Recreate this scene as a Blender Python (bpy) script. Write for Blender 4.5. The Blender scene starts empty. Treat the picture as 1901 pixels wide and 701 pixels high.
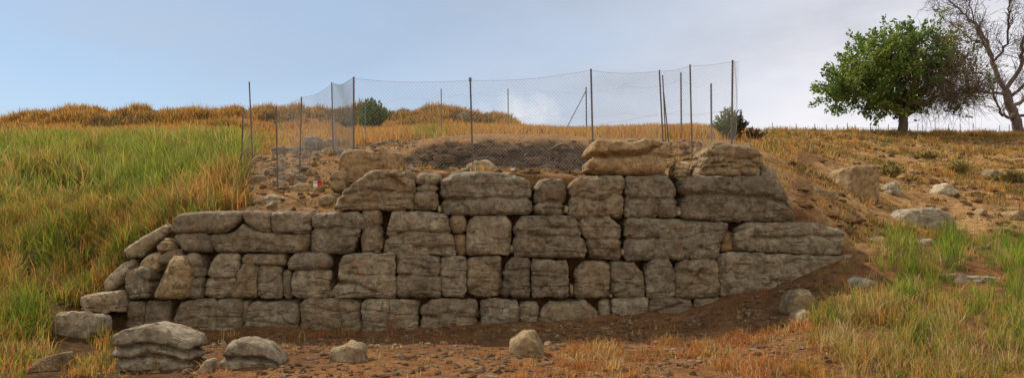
import bpy, math, random
import numpy as np

random.seed(7)
RS = np.random.RandomState
C = bpy.context.scene.collection
R = math.radians
FPX, CX, HY, CAMY, CAMZ = 1400.0, 950.5, 440.0, -14.0, 1.7

# ------------------------------------------------------------------ helpers
def W(px, py, d):
    return np.array([(px - CX) * d / FPX, CAMY + d, CAMZ + (HY - py) * d / FPX])

def tag(o, label=None, cat=None, group=None, kind=None):
    if label: o['label'] = label
    if cat: o['category'] = cat
    if group: o['group'] = group
    if kind: o['kind'] = kind
    return o

def empty(name, loc):
    o = bpy.data.objects.new(name, None)
    o.empty_display_size = .2
    o.location = [float(v) for v in loc]
    C.objects.link(o)
    return o

def mesh_obj(name, V, F, mat, parent=None, smooth=True, cols=None, origin=None, sharp=None):
    """V (n,3); F list of arrays of faces (each array m x k)."""
    V = np.asarray(V, dtype=np.float32)
    if origin is None:
        origin = np.array(parent.location) if parent is not None and parent.type == 'EMPTY' else np.zeros(3)
        if parent is not None and parent.type == 'MESH':
            origin = np.array(parent['_o'])
    me = bpy.data.meshes.new(name)
    V = V - np.asarray(origin, dtype=np.float32)
    me.vertices.add(len(V)); me.vertices.foreach_set('co', V.ravel())
    if not isinstance(F, (list, tuple)): F = [F]
    F = [np.asarray(f, dtype=np.int32) for f in F if len(f)]
    loops = np.concatenate([f.ravel() for f in F])
    tot = np.concatenate([np.full(len(f), f.shape[1], dtype=np.int32) for f in F])
    st = np.concatenate([[0], np.cumsum(tot)[:-1]]).astype(np.int32)
    me.loops.add(len(loops)); me.loops.foreach_set('vertex_index', loops)
    me.polygons.add(len(tot)); me.polygons.foreach_set('loop_start', st); me.polygons.foreach_set('loop_total', tot)
    me.polygons.foreach_set('use_smooth', np.full(len(tot), smooth, dtype=bool))
    me.update(calc_edges=True)
    if sharp: me.set_sharp_from_angle(angle=sharp)
    if cols is not None:
        ca = me.color_attributes.new('Col', 'FLOAT_COLOR', 'POINT')
        c4 = np.ones((len(V), 4), dtype=np.float32); c4[:, :3] = cols
        ca.data.foreach_set('color', c4.ravel())
    if mat: me.materials.append(mat)
    o = bpy.data.objects.new(name, me); C.objects.link(o)
    if parent is not None:
        o.parent = parent
        if parent.type == 'MESH': pass
    else:
        o.location = [float(v) for v in origin]
    return o

# --- numpy gradient noise
_rs = RS(11)
_perm = _rs.permutation(256); _perm = np.concatenate([_perm, _perm, _perm])
_g = _rs.normal(size=(256, 3)); _g /= np.linalg.norm(_g, axis=1)[:, None]
def noise(P):
    P = np.asarray(P, dtype=np.float64)
    i = np.floor(P).astype(int); f = P - i; i &= 255
    u = f * f * f * (f * (f * 6 - 15) + 10)
    out = 0
    for dx in (0, 1):
        for dy in (0, 1):
            for dz in (0, 1):
                h = _perm[_perm[_perm[i[:, 0] + dx] + ((i[:, 1] + dy) & 255)] + ((i[:, 2] + dz) & 255)]
                g = _g[h]
                dot = g[:, 0] * (f[:, 0] - dx) + g[:, 1] * (f[:, 1] - dy) + g[:, 2] * (f[:, 2] - dz)
                w = (u[:, 0] if dx else 1 - u[:, 0]) * (u[:, 1] if dy else 1 - u[:, 1]) * (u[:, 2] if dz else 1 - u[:, 2])
                out = out + w * dot
    return out * 1.5
def fbm(P, oct=4):
    P = np.asarray(P, dtype=np.float64); a, s = 1.0, 0.0
    for k in range(oct):
        s = s + a * noise(P * 2.03 ** k + 17.3 * k); a *= .5
    return s
def broken(P):
    """piecewise planar height: nearest jittered cell, each with a tilt and an offset of its own"""
    P = np.asarray(P, float); i0 = np.floor(P).astype(int)
    bd = np.full(len(P), 1e9); bh = np.zeros(len(P)); bc = np.zeros_like(P)
    for dx in (-1, 0, 1):
        for dy in (-1, 0, 1):
            for dz in (-1, 0, 1):
                i = i0 + [dx, dy, dz]; j = i & 255
                h = _perm[_perm[_perm[j[:, 0]] + j[:, 1]] + j[:, 2]]
                c = i + .5 + _g[h] * .5; dd = ((P - c) ** 2).sum(1); k = dd < bd
                bd[k] = dd[k]; bh[k] = h[k]; bc[k] = c[k]
    h = bh.astype(int); t = _g[(h + 91) & 255]
    return ((P - bc) * t).sum(1) * .8 + (_g[(h + 7) & 255][:, 0]) * .35
def n2(x, y, s, o=0.0, oct=3):
    return fbm(np.stack([x * s + o, y * s - o, np.full_like(x, o * 1.7)], 1), oct)
def sst(a, b, x):
    t = np.clip((x - a) / (b - a), 0, 1); return t * t * (3 - 2 * t)

# ------------------------------------------------------------------ terrain
FRONT = [  # px, py, depth
 (60,700,9.6),(300,698,9.4),(600,696,9.3),(900,696,9.3),(1200,696,9.3),(1500,696,9.2),(1800,696,9.0),(2100,690,9.0),(-150,690,10),
 (230,612,14),(400,612,14),(600,613,14),(800,608,14),(900,600,14),(1000,594,14),(1150,584,14),(1285,573,14),(1340,553,14),(1440,531,14),(1500,508,14),(1590,474,14),
 (230,620,13.4),(500,622,13.4),(800,620,13.4),(1000,612,13.4),(1200,600,13.4),(1340,588,13.3),(1440,568,13.2),(1520,540,13.2),
 (400,640,12),(800,642,12),(1100,640,12),
 (1800,600,11),(1800,525,13),(1800,452,15.2),(1500,600,11.6),(1450,612,12),(1640,510,13.2),(1640,560,12),(1650,640,10.4),(2100,590,11),(2100,500,13.2),(2100,430,15.5),
 (205,582,13.8),(150,578,13.7),(100,632,12.3),(60,690,10),(60,642,11.5),(60,592,12.8),(60,542,14),(60,482,15.5),(190,544,14.2),(-150,640,11.5),(-150,540,14),(-150,480,15.5),
 (232,482,14.9),(280,440,15.2),(160,500,15.2),
 (1720,432,16.3),(1800,387,19),(1600,362,19),(1620,452,14.8),
]
BACK = [
 (320,397,15.2),(450,392,15.2),(620,390,15.0),(480,352,16.5),(560,342,17),(470,302,19),(540,288,20.5),(600,279,21.5),(650,272,22),
 (700,325,15.4),(760,321,16.2),(850,321,16.2),(950,322,16.2),(1050,322,16.2),(800,316,17.7),(900,318,17.7),(1000,318,17.7),(1070,316,17.7),(800,268,18.3),(900,261,18.3),(1000,263,18.3),(1070,266,18.3),(720,285,18.6),(720,268,20.5),
 (800,262,20),(900,257,20),(1000,257,20),(1100,262,19),(1100,256,21),(1180,300,17),(1150,325,15.5),(1250,325,15.5),(1270,300,17.2),(1300,285,18),(1400,282,18.5),(1200,256,22),(1300,258,22),
 (1440,303,18),(1480,342,16),(1520,377,15.6),(1590,432,14.9),(1450,262,24),(1450,249,33),(1300,248,30),(1300,246,36),(1200,248,34),(1050,247,34),(1100,250,28),(900,251,26),(900,246,36),(750,252,27),(750,247,37),
 (1600,362,19),(1720,432,16.3),(1800,387,19),(1850,322,24),(1800,282,30),(1700,252,36),(1800,252,37),(1950,252,37),(1600,300,25),(1600,255,33),(1700,320,23),(2100,380,19),(2100,300,27),(2100,255,37),
 (60,482,15.5),(60,425,17),(60,362,20),(200,430,16),(200,365,19),(300,405,16),(400,385,16.2),(200,302,24),(200,264,33),(200,252,38),(60,264,33),(60,253,38),(400,300,22),(400,266,31),(400,251,38),(600,258,27),(600,250,38),
 (-150,480,15.5),(-150,425,17),(-150,302,24),(-150,255,38),(230,484,14.9),(280,441,15.2),(160,502,15.2),
 (20,240,44),(-150,240,44),(80,222,44),(200,220,44),(330,219,44),(440,217,44),(600,220,44),(750,219,44),(860,219,44),(925,226,44),(962,241,44),(1010,249,44),(1150,253,44),(1300,254,44),
 (20,247,41),(200,240,41),(440,238,41),(700,238,41),(900,240,41),(1800,256,44),(1600,256,44),
]
def _ctrl(L):
    a = np.array(L, float)
    z = CAMZ + (HY - a[:, 1]) * a[:, 2] / FPX
    return np.stack([a[:, 0] / 300., np.log(a[:, 2]) * 4.0], 1), z
def _tps_k(r2): return .5 * r2 * np.log(r2 + 1e-9)
def _fit(L, lam=.008):
    P, z = _ctrl(L); n = len(P)
    K = _tps_k(((P[:, None] - P[None]) ** 2).sum(2)) + lam * np.eye(n)
    Q = np.concatenate([np.ones((n, 1)), P], 1)
    A = np.block([[K, Q], [Q.T, np.zeros((3, 3))]])
    s = np.linalg.solve(A, np.concatenate([z, np.zeros(3)]))
    return P, s[:n], s[n:]
_FF, _FB = _fit(FRONT), _fit(BACK)
def _ev(fit, px, d):
    P, w, a = fit; out = np.empty(len(px))
    for i in range(0, len(px), 40000):
        q = np.stack([px[i:i+40000] / 300., np.log(d[i:i+40000]) * 4.0], 1)
        out[i:i+40000] = _tps_k(((q[:, None] - P[None]) ** 2).sum(2)) @ w + a[0] + q @ a[1:]
    return out
def terrain(X, Y, detail=True):
    X = np.asarray(X, float); Y = np.asarray(Y, float)
    d0 = Y - CAMY
    d = np.clip(d0, 8.8, 46)
    px = np.clip(CX + FPX * X / np.maximum(d0, 8.8), -150, 2100)
    zf = _ev(_FF, px, np.minimum(d, 19)); zb = _ev(_FB, px, np.maximum(d, 14.5))
    side = sst(330, 180, px) + sst(1500, 1640, px)
    lo = .32 - .77 * side; hi = .7 + 1.2 * side
    t = np.clip((Y - lo) / (hi - lo), 0, 1); t = t * t * (3 - 2 * t)
    z = zf * (1 - t) + zb * t
    # beyond the skyline the hill falls gently away
    far = np.maximum(0, d0 - 46)
    z = z - far * .06 + far * far * 0.0
    z = np.where(d0 > 46, np.maximum(z, -6), z)
    z = np.where(d0 < 8.8, z - (8.8 - np.maximum(d0, -60)) * .02, z)
    if detail:
        amp = .5 + .9 * sst(1380, 1500, px) + .8 * t * (px > 430) * (px < 800)
        z = z + amp * (.055 * n2(X, Y, .9, 3.1) + .026 * n2(X, Y, 3.7, 8.2)) + .13 * sst(1400, 1560, px) * sst(16, 21, d0) * np.maximum(n2(X * .5, Y, 1.1, 14.), -.2)
    return z
def proj(X, Y, Z):
    d = Y - CAMY
    return CX + FPX * X / d, HY - (Z - CAMZ) * FPX / d, d
def gz(X, Y): return float(terrain(np.array([X]), np.array([Y]), False)[0])

# ------------------------------------------------------------------ materials
def new_mat(name):
    m = bpy.data.materials.new(name); m.use_nodes = True
    nt = m.node_tree; nt.nodes.clear()
    out = nt.nodes.new('ShaderNodeOutputMaterial')
    return m, nt, out
def N(nt, t, **kw):
    n = nt.nodes.new(t)
    for k, v in kw.items():
        if k in n.inputs: n.inputs[k].default_value = v
        else: setattr(n, k, v)
    return n
def ramp(nt, fac, stops):
    n = nt.nodes.new('ShaderNodeValToRGB'); e = n.color_ramp.elements
    while len(e) < len(stops): e.new(.5)
    for i, (p, c) in enumerate(stops):
        e[i].position = p; e[i].color = (*c, 1) if len(c) == 3 else c
    nt.links.new(fac, n.inputs[0]); return n.outputs[0]
def mixc(nt, fac, a, b, mode='MIX'):
    n = nt.nodes.new('ShaderNodeMix'); n.data_type = 'RGBA'; n.blend_type = mode
    for s, v in ((n.inputs[0], fac), (n.inputs[6], a), (n.inputs[7], b)):
        if hasattr(v, 'links') or isinstance(v, bpy.types.NodeSocket): nt.links.new(v, s)
        elif isinstance(v, (int, float)): s.default_value = v
        else: s.default_value = (*v, 1)
    return n.outputs[2]

def stone_mat(name, dark, mid, pale, rust=.5, lichen=.35):
    m, nt, out = new_mat(name); L = nt.links.new
    tc = N(nt, 'ShaderNodeNewGeometry')
    oi = N(nt, 'ShaderNodeObjectInfo')
    off = N(nt, 'ShaderNodeVectorMath', operation='ADD')
    cmb = N(nt, 'ShaderNodeCombineXYZ'); ml = N(nt, 'ShaderNodeMath', operation='MULTIPLY'); ml.inputs[1].default_value = 37.
    L(oi.outputs['Random'], ml.inputs[0]); L(ml.outputs[0], cmb.inputs[0]); L(ml.outputs[0], cmb.inputs[2])
    L(tc.outputs['Position'], off.inputs[0]); L(cmb.outputs[0], off.inputs[1])
    P = off.outputs[0]
    def nz(scale, det=6, rough=.6, vec=P):
        n = N(nt, 'ShaderNodeTexNoise', Scale=scale, Detail=det, Roughness=rough); L(vec, n.inputs['Vector']); return n.outputs['Fac']
    st = N(nt, 'ShaderNodeMapping'); st.inputs['Scale'].default_value = (.6, .6, 5.); L(P, st.inputs['Vector'])
    big = nz(2.6, 6, .66); strat = nz(2.2, 6, .65, st.outputs[0]); fine = nz(22, 5, .7); patch = nz(3.4, 6, .7)
    c = ramp(nt, big, [(.3, dark), (.5, mid), (.72, pale)])
    c2 = ramp(nt, strat, [(.32, dark), (.55, mid), (.7, pale)])
    c = mixc(nt, .25, c, c2)
    blot = nz(7.5, 5, .62)
    c = mixc(nt, 1.0, c, ramp(nt, blot, [(.34, (.60, .57, .53)), (.5, (1, 1, 1)), (.66, (1.32, 1.32, 1.30))]), 'MULTIPLY')
    rf = ramp(nt, patch, [(.54, (0, 0, 0)), (.66, (rust,) * 3)])
    c = mixc(nt, rf, c, (.25, .125, .058))
    pn = N(nt, 'ShaderNodeTexNoise', Scale=5.2, Detail=7, Roughness=.72)
    mp = N(nt, 'ShaderNodeMapping'); mp.inputs['Location'].default_value = (9, 4, 2); L(P, mp.inputs['Vector']); L(mp.outputs[0], pn.inputs['Vector'])
    lf = ramp(nt, pn.outputs['Fac'], [(.56, (0, 0, 0)), (.66, (lichen,) * 3)])
    c = mixc(nt, lf, c, (.42, .385, .29))
    df = ramp(nt, pn.outputs['Fac'], [(.30, (.6,) * 3), (.40, (0, 0, 0))])
    c = mixc(nt, df, c, (.12, .098, .07))
    ff = ramp(nt, fine, [(.3, (.78,) * 3), (.7, (1.15,) * 3)])
    c = mixc(nt, 1.0, c, ff, 'MULTIPLY')
    rnd = ramp(nt, oi.outputs['Random'], [(0, (.70, .68, .66)), (.2, (1.12, 1.08, 1.0)), (.4, (.86, .86, .86)), (.6, (1.05, .95, .82)), (.8, (.92, .93, .93)), (1, (1.28, 1.26, 1.20))])
    vor = nt.nodes.new('ShaderNodeTexVoronoi'); vor.feature = 'DISTANCE_TO_EDGE'; vor.inputs['Scale'].default_value = 2.6
    wv = N(nt, 'ShaderNodeTexNoise', Scale=3.5, Detail=5); L(P, wv.inputs['Vector'])
    wm = N(nt, 'ShaderNodeVectorMath', operation='MULTIPLY_ADD'); L(wv.outputs['Color'], wm.inputs[0]); wm.inputs[1].default_value = (.5, .5, .5); L(P, wm.inputs[2])
    L(wm.outputs[0], vor.inputs['Vector'])
    ck = ramp(nt, vor.outputs['Distance'], [(.0, (1, 1, 1)), (.016, (0, 0, 0))])
    ckm = mixc(nt, 1.0, ck, ramp(nt, big, [(.48, (0, 0, 0)), (.62, (.7,) * 3)]), 'MULTIPLY')
    c = mixc(nt, ckm, c, (.07, .055, .04))
    c = mixc(nt, 1.0, c, rnd, 'MULTIPLY')
    b = N(nt, 'ShaderNodeBsdfPrincipled', Roughness=.92); b.inputs['Specular IOR Level'].default_value = .15
    L(c, b.inputs['Base Color'])
    h = N(nt, 'ShaderNodeMath', operation='ADD'); L(fine, h.inputs[0])
    h2 = N(nt, 'ShaderNodeMath', operation='MULTIPLY'); h2.inputs[1].default_value = 3.2; L(patch, h2.inputs[0]); L(h2.outputs[0], h.inputs[1])
    h3 = N(nt, 'ShaderNodeMath', operation='MULTIPLY_ADD'); L(ckm, h3.inputs[0]); h3.inputs[1].default_value = -1.2; L(h.outputs[0], h3.inputs[2])
    bp = N(nt, 'ShaderNodeBump', Strength=.8, Distance=.035); L(h3.outputs[0], bp.inputs['Height']); L(bp.outputs[0], b.inputs['Normal'])
    L(b.outputs[0], out.inputs[0]); return m
M = {}
M['stone'] = stone_mat('weathered_wall_stone', (.150, .115, .078), (.255, .210, .148), (.37, .32, .24), .6, .45)
M['stone_warm'] = stone_mat('warm_sandstone', (.22, .15, .085), (.34, .25, .145), (.44, .345, .22), .45, .25)
M['stone_earth'] = stone_mat('earth_stained_stone', (.075, .048, .030), (.125, .085, .052), (.20, .145, .095), .5, .12)
M['stone_pale'] = stone_mat('pale_limestone', (.25, .205, .145), (.37, .315, .23), (.48, .42, .32), .3, .3)

def leaf_mat(name, trans=.4, rough=.6):
    m, nt, out = new_mat(name); L = nt.links.new
    a = N(nt, 'ShaderNodeVertexColor', layer_name='Col')
    d = N(nt, 'ShaderNodeBsdfPrincipled', Roughness=rough); d.inputs['Specular IOR Level'].default_value = .2
    t = N(nt, 'ShaderNodeBsdfTranslucent')
    L(a.outputs[0], d.inputs['Base Color']); L(a.outputs[0], t.inputs[0])
    mx = N(nt, 'ShaderNodeMixShader'); mx.inputs[0].default_value = trans
    L(d.outputs[0], mx.inputs[1]); L(t.outputs[0], mx.inputs[2]); L(mx.outputs[0], out.inputs[0]); return m
M['grass'] = leaf_mat('grass_blades', .45)
M['leaf'] = leaf_mat('leaves', .42, .5)

def bark_mat(name, a, b_):
    m, nt, out = new_mat(name); L = nt.links.new
    g = N(nt, 'ShaderNodeNewGeometry'); mp = N(nt, 'ShaderNodeMapping'); mp.inputs['Scale'].default_value = (5, 5, 1.2)
    L(g.outputs['Position'], mp.inputs['Vector'])
    n = N(nt, 'ShaderNodeTexNoise', Scale=2.5, Detail=6, Roughness=.7); L(mp.outputs[0], n.inputs['Vector'])
    c = ramp(nt, n.outputs['Fac'], [(.3, a), (.7, b_)])
    b = N(nt, 'ShaderNodeBsdfPrincipled', Roughness=.95); L(c, b.inputs['Base Color'])
    bp = N(nt, 'ShaderNodeBump', Strength=.6, Distance=.03); L(n.outputs['Fac'], bp.inputs['Height']); L(bp.outputs[0], b.inputs['Normal'])
    L(b.outputs[0], out.inputs[0]); return m
M['bark'] = bark_mat('brown_bark', (.06, .042, .03), (.17, .125, .09))
M['deadwood'] = bark_mat('grey_dead_wood', (.075, .055, .045), (.19, .145, .12))
M['drytwig'] = bark_mat('dry_brown_twigs', (.16, .12, .09), (.30, .23, .17))
M['post'] = bark_mat('rusted_steel_post', (.09, .075, .07), (.20, .155, .135))
def flat_mat(name, col, rough=.6, metal=0.):
    m, nt, out = new_mat(name); L = nt.links.new
    g = N(nt, 'ShaderNodeNewGeometry'); n = N(nt, 'ShaderNodeTexNoise', Scale=14., Detail=4)
    L(g.outputs['Position'], n.inputs['Vector'])
    c = ramp(nt, n.outputs['Fac'], [(.3, tuple(v * .75 for v in col)), (.7, tuple(min(1, v * 1.15) for v in col))])
    b = N(nt, 'ShaderNodeBsdfPrincipled', Roughness=rough, Metallic=metal); L(c, b.inputs['Base Color'])
    L(b.outputs[0], out.inputs[0]); return m
M['wire'] = flat_mat('galvanised_wire', (.30, .29, .28), .55, .3)
M['greypost'] = flat_mat('grey_steel_post', (.17, .165, .165), .6, .2)
M['red'] = flat_mat('red_plastic', (.55, .03, .03), .5)
M['white'] = flat_mat('white_plastic', (.75, .73, .70), .5)

# ground material: earth with straw litter, tinted by the soil kind and painted bank shade stored per vertex
def ground_mat():
    m, nt, out = new_mat('dry_earth'); L = nt.links.new
    a = N(nt, 'ShaderNodeVertexColor', layer_name='Col')
    g = N(nt, 'ShaderNodeNewGeometry'); P = g.outputs['Position']
    def nz(s, d=6, r=.65):
        n = N(nt, 'ShaderNodeTexNoise', Scale=s, Detail=d, Roughness=r); L(P, n.inputs['Vector']); return n.outputs['Fac']
    n1, n2_, n3 = nz(1.1), nz(6.5, 7, .7), nz(38, 4, .7)
    f1 = ramp(nt, n1, [(.3, (.68, .66, .64)), (.7, (1.25, 1.24, 1.2))])
    f2 = ramp(nt, n2_, [(.32, (.5, .47, .44)), (.5, (1, 1, 1)), (.7, (1.38, 1.36, 1.3))])
    f3 = ramp(nt, n3, [(.3, (.62, .6, .58)), (.7, (1.28, 1.26, 1.22))])
    c = mixc(nt, 1.0, a.outputs[0], f1, 'MULTIPLY'); c = mixc(nt, 1.0, c, f2, 'MULTIPLY'); c = mixc(nt, 1.0, c, f3, 'MULTIPLY')
    b = N(nt, 'ShaderNodeBsdfPrincipled', Roughness=1.0); b.inputs['Specular IOR Level'].default_value = .05
    L(c, b.inputs['Base Color'])
    h = N(nt, 'ShaderNodeMath', operation='ADD'); L(n3, h.inputs[0])
    hm = N(nt, 'ShaderNodeMath', operation='MULTIPLY'); hm.inputs[1].default_value = 2.5; L(n2_, hm.inputs[0]); L(hm.outputs[0], h.inputs[1])
    bp = N(nt, 'ShaderNodeBump', Strength=.9, Distance=.05); L(h.outputs[0], bp.inputs['Height']); L(bp.outputs[0], b.inputs['Normal'])
    L(b.outputs[0], out.inputs[0]); return m
M['ground'] = ground_mat()

# ------------------------------------------------------------------ ground sheet
def spaced(edges):
    out = []
    for a, b, s in edges:
        n = max(1, int(round((b - a) / s))); out.append(np.linspace(a, b, n, endpoint=False))
    return np.concatenate(out + [[edges[-1][1]]])
gx = spaced([(-500, -100, 40), (-100, -40, 6), (-40, -16, .8), (-16, -11, .14), (-11, 12, .07), (12, 28, .16), (28, 45, .8), (45, 100, 6), (100, 500, 40)])
gy = spaced([(-80, -20, 10), (-20, -7, 1.), (-7, -5, .2), (-5, 5.2, .06), (5.2, 10, .1), (10, 26, .16), (26, 34, .3), (34, 70, 2), (70, 150, 8), (150, 700, 50)])
GX, GY = np.meshgrid(gx, gy); X, Y = GX.ravel(), GY.ravel()
Z = terrain(X, Y)
PX, PY, PD = proj(X, Y, Z); PX = np.where(PD < 5, 950, PX); PY = np.where(PD < 5, 700, PY)
nj = n2(X, Y, .5, 21.); 
def lerp3(a, b, t): return a * (1 - t[:, None]) + b * t[:, None]
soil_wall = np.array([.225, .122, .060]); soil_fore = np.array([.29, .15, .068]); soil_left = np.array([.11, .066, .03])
soil_hill = np.array([.44, .265, .125]); soil_field = np.array([.36, .21, .075]); soil_slope = np.array([.36, .215, .105])
col = np.tile(soil_fore, (len(X), 1))
front = PD < 14.9
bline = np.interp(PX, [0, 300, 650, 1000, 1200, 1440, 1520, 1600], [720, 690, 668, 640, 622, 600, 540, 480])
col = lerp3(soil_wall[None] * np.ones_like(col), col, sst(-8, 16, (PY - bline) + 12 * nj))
col = np.where((front & (PX < 1450))[:, None], col, col)
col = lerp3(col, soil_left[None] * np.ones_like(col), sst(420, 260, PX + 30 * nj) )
bk = (~front) & (PD < 24) & (PX > 300) & (PX < 1480)
col[bk] = soil_slope
col = lerp3(col, soil_hill[None] * np.ones_like(col), sst(1470, 1560, PX + 20 * nj) * sst(500, 420, PY))
fld = (PD > 23) & (PX < 1420)
col = np.where(fld[:, None], soil_field[None], col)
rub = sst(740, 770, PX) * sst(1110, 1085, PX) * sst(17.3, 17.6, PD) * sst(18.6, 18.2, PD)
col = lerp3(col, np.array([.105, .066, .038])[None] * np.ones_like(col), rub)  # brown earth of the rubble bank face, its shade painted into the colour
nx_, ny_ = len(gx), len(gy)
idx = np.arange(nx_ * ny_).reshape(ny_, nx_)
F = np.stack([idx[:-1, :-1], idx[:-1, 1:], idx[1:, 1:], idx[1:, :-1]], -1).reshape(-1, 4)
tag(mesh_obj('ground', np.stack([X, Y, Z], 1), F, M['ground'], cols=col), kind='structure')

# ------------------------------------------------------------------ stones
def polydist(x, y, pts):
    best = np.full(len(x), 1e9)
    for (x0, y0), (x1, y1) in zip(pts[:-1], pts[1:]):
        dx, dy = x1 - x0, y1 - y0; L2 = dx * dx + dy * dy + 1e-9
        t = np.clip(((x - x0) * dx + (y - y0) * dy) / L2, 0, 1)
        best = np.minimum(best, np.hypot(x - x0 - t * dx, y - y0 - t * dy))
    return best

def stone_geo(top, bot, d, depth, r=.09, seed=0, grooves=(), rough=1., nfacet=7, res=.034, facets=(), bulge=.05, strata=1., fmin=.84, inflate=0., chip=.8, smooth=None):
    rs = RS(seed + 100)
    k = d / FPX
    T = np.array(top, float); B = np.array(bot, float)
    def par(A):
        x = A[:, 0]; return (x - x[0]) / max(1e-6, x[-1] - x[0])
    w = ((T[-1, 0] - T[0, 0]) + (B[-1, 0] - B[0, 0])) * .5 * k
    h = (B[:, 1].mean() - T[:, 1].mean()) * k
    r = min(r, .46 * w, .46 * h, .46 * depth)
    nx, nz, ny = [max(7, int(math.ceil(v / res))) for v in (w, h, min(depth, .9))]
    shape = (nx + 1, ny + 1, nz + 1)
    I = np.indices(shape).reshape(3, -1)
    on = (I[0] == 0) | (I[0] == nx) | (I[1] == 0) | (I[1] == ny) | (I[2] == 0) | (I[2] == nz)
    ids = -np.ones(on.size, int); ids[on] = np.arange(on.sum()); ids = ids.reshape(shape)
    u = I[0][on] / nx; t = I[1][on] / ny; v = I[2][on] / nz
    p = np.stack([(u - .5) * w, (t - .5) * depth, (v - .5) * h], 1)
    hx = np.array([w, depth, h]) * .5 - r
    q = np.clip(p, -hx, hx); dl = p - q; n = dl / np.maximum(1e-9, np.linalg.norm(dl, axis=1))[:, None]
    p = q + n * r
    # chipped facets
    cen = np.zeros(3)
    fl = [(np.array(f[:3], float), f[3]) for f in facets]
    for _ in range(nfacet):
        v3 = rs.normal(size=3) * np.array([1.0, 1.1, .9]); v3[1] = -abs(v3[1])
        fl.append((v3, rs.uniform(fmin, .99)))
    for v3, c in fl:
        v3 = v3 / np.linalg.norm(v3)
        s = p @ v3; lim = s.max() * c
        p = p - v3[None] * np.maximum(0, s - lim)[:, None] * .92
    uu = np.clip(p[:, 0] / w + .5, 0, 1); vv = p[:, 2] / h + .5
    tx, ty = np.interp(uu, par(T), T[:, 0]), np.interp(uu, par(T), T[:, 1])
    bx, by = np.interp(uu, par(B), B[:, 0]), np.interp(uu, par(B), B[:, 1])
    px = bx + (tx - bx) * vv; py = by + (ty - by) * vv
    yl = p[:, 1] + depth * .5
    fr = np.clip(-n[:, 1], 0, 1)
    yl = yl - bulge * fr * (1 - (2 * uu - 1) ** 4) * (1 - (2 * np.clip(vv, 0, 1) - 1) ** 4)
    V = np.stack([(px - CX) * k, CAMY + d + yl, CAMZ + (HY - py) * k], 1)
    so = rs.uniform(-40, 40, 3)
    S = V + so
    sz = min(1., min(w, h) / .5)
    side = np.where(n[:, 1] < -.75, 1.2, .62)
    disp = rough * sz * side * (.050 * fbm(S * 1.9, 2) + .018 * fbm(S * 4.3, 3) + .010 * noise(S * 13) + .006 * noise(S * 29))
    wp = S + .06 * np.stack([noise(S * 5), noise(S * 5 + 9), noise(S * 5 + 21)], 1)
    disp += chip * sz * np.where(n[:, 1] < -.75, 1., .7) * (.050 * broken(wp * [2.0, 2.2, 3.0]) + .022 * broken(wp * [5.5, 6., 7.5]))
    an = fbm(np.stack([S[:, 0] * .55, S[:, 1] * .55, S[:, 2] * 4.2 + .35 * noise(S * 1.3)], 1), 2)
    disp += strata * sz * (.035 * an - .045 * np.exp(-(an / .07) ** 2))
    cr = noise(np.stack([S[:, 0] * 1.9 + .4 * noise(S * 2.), S[:, 1] * .8, S[:, 2] * .7], 1))
    disp -= .02 * sz * np.exp(-(cr / .045) ** 2) * strata
    pit = noise(S * 7.7); disp -= rough * .02 * sz * sst(.38, .6, pit)
    for pts, wd, dp in grooves:
        pxw = px + 3.5 * noise(S * 3.1); pyw = py + 3.5 * noise(S * 3.3 + 5)
        disp = disp - dp * np.exp(-(polydist(pxw, pyw, pts) / wd) ** 2)
    V = V + n * (disp + inflate)[:, None]
    Fs = []
    def grid(a, flip):
        f = np.stack([a[:-1, :-1], a[1:, :-1], a[1:, 1:], a[:-1, 1:]], -1).reshape(-1, 4)
        return f[:, ::-1] if flip else f
    Fs.append(grid(ids[:, 0, :], False)); Fs.append(grid(ids[:, -1, :], True))
    Fs.append(grid(ids[0, :, :], True)); Fs.append(grid(ids[-1, :, :], False))
    Fs.append(grid(ids[:, :, 0], True)); Fs.append(grid(ids[:, :, -1], False))
    return V, np.concatenate(Fs)

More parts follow.
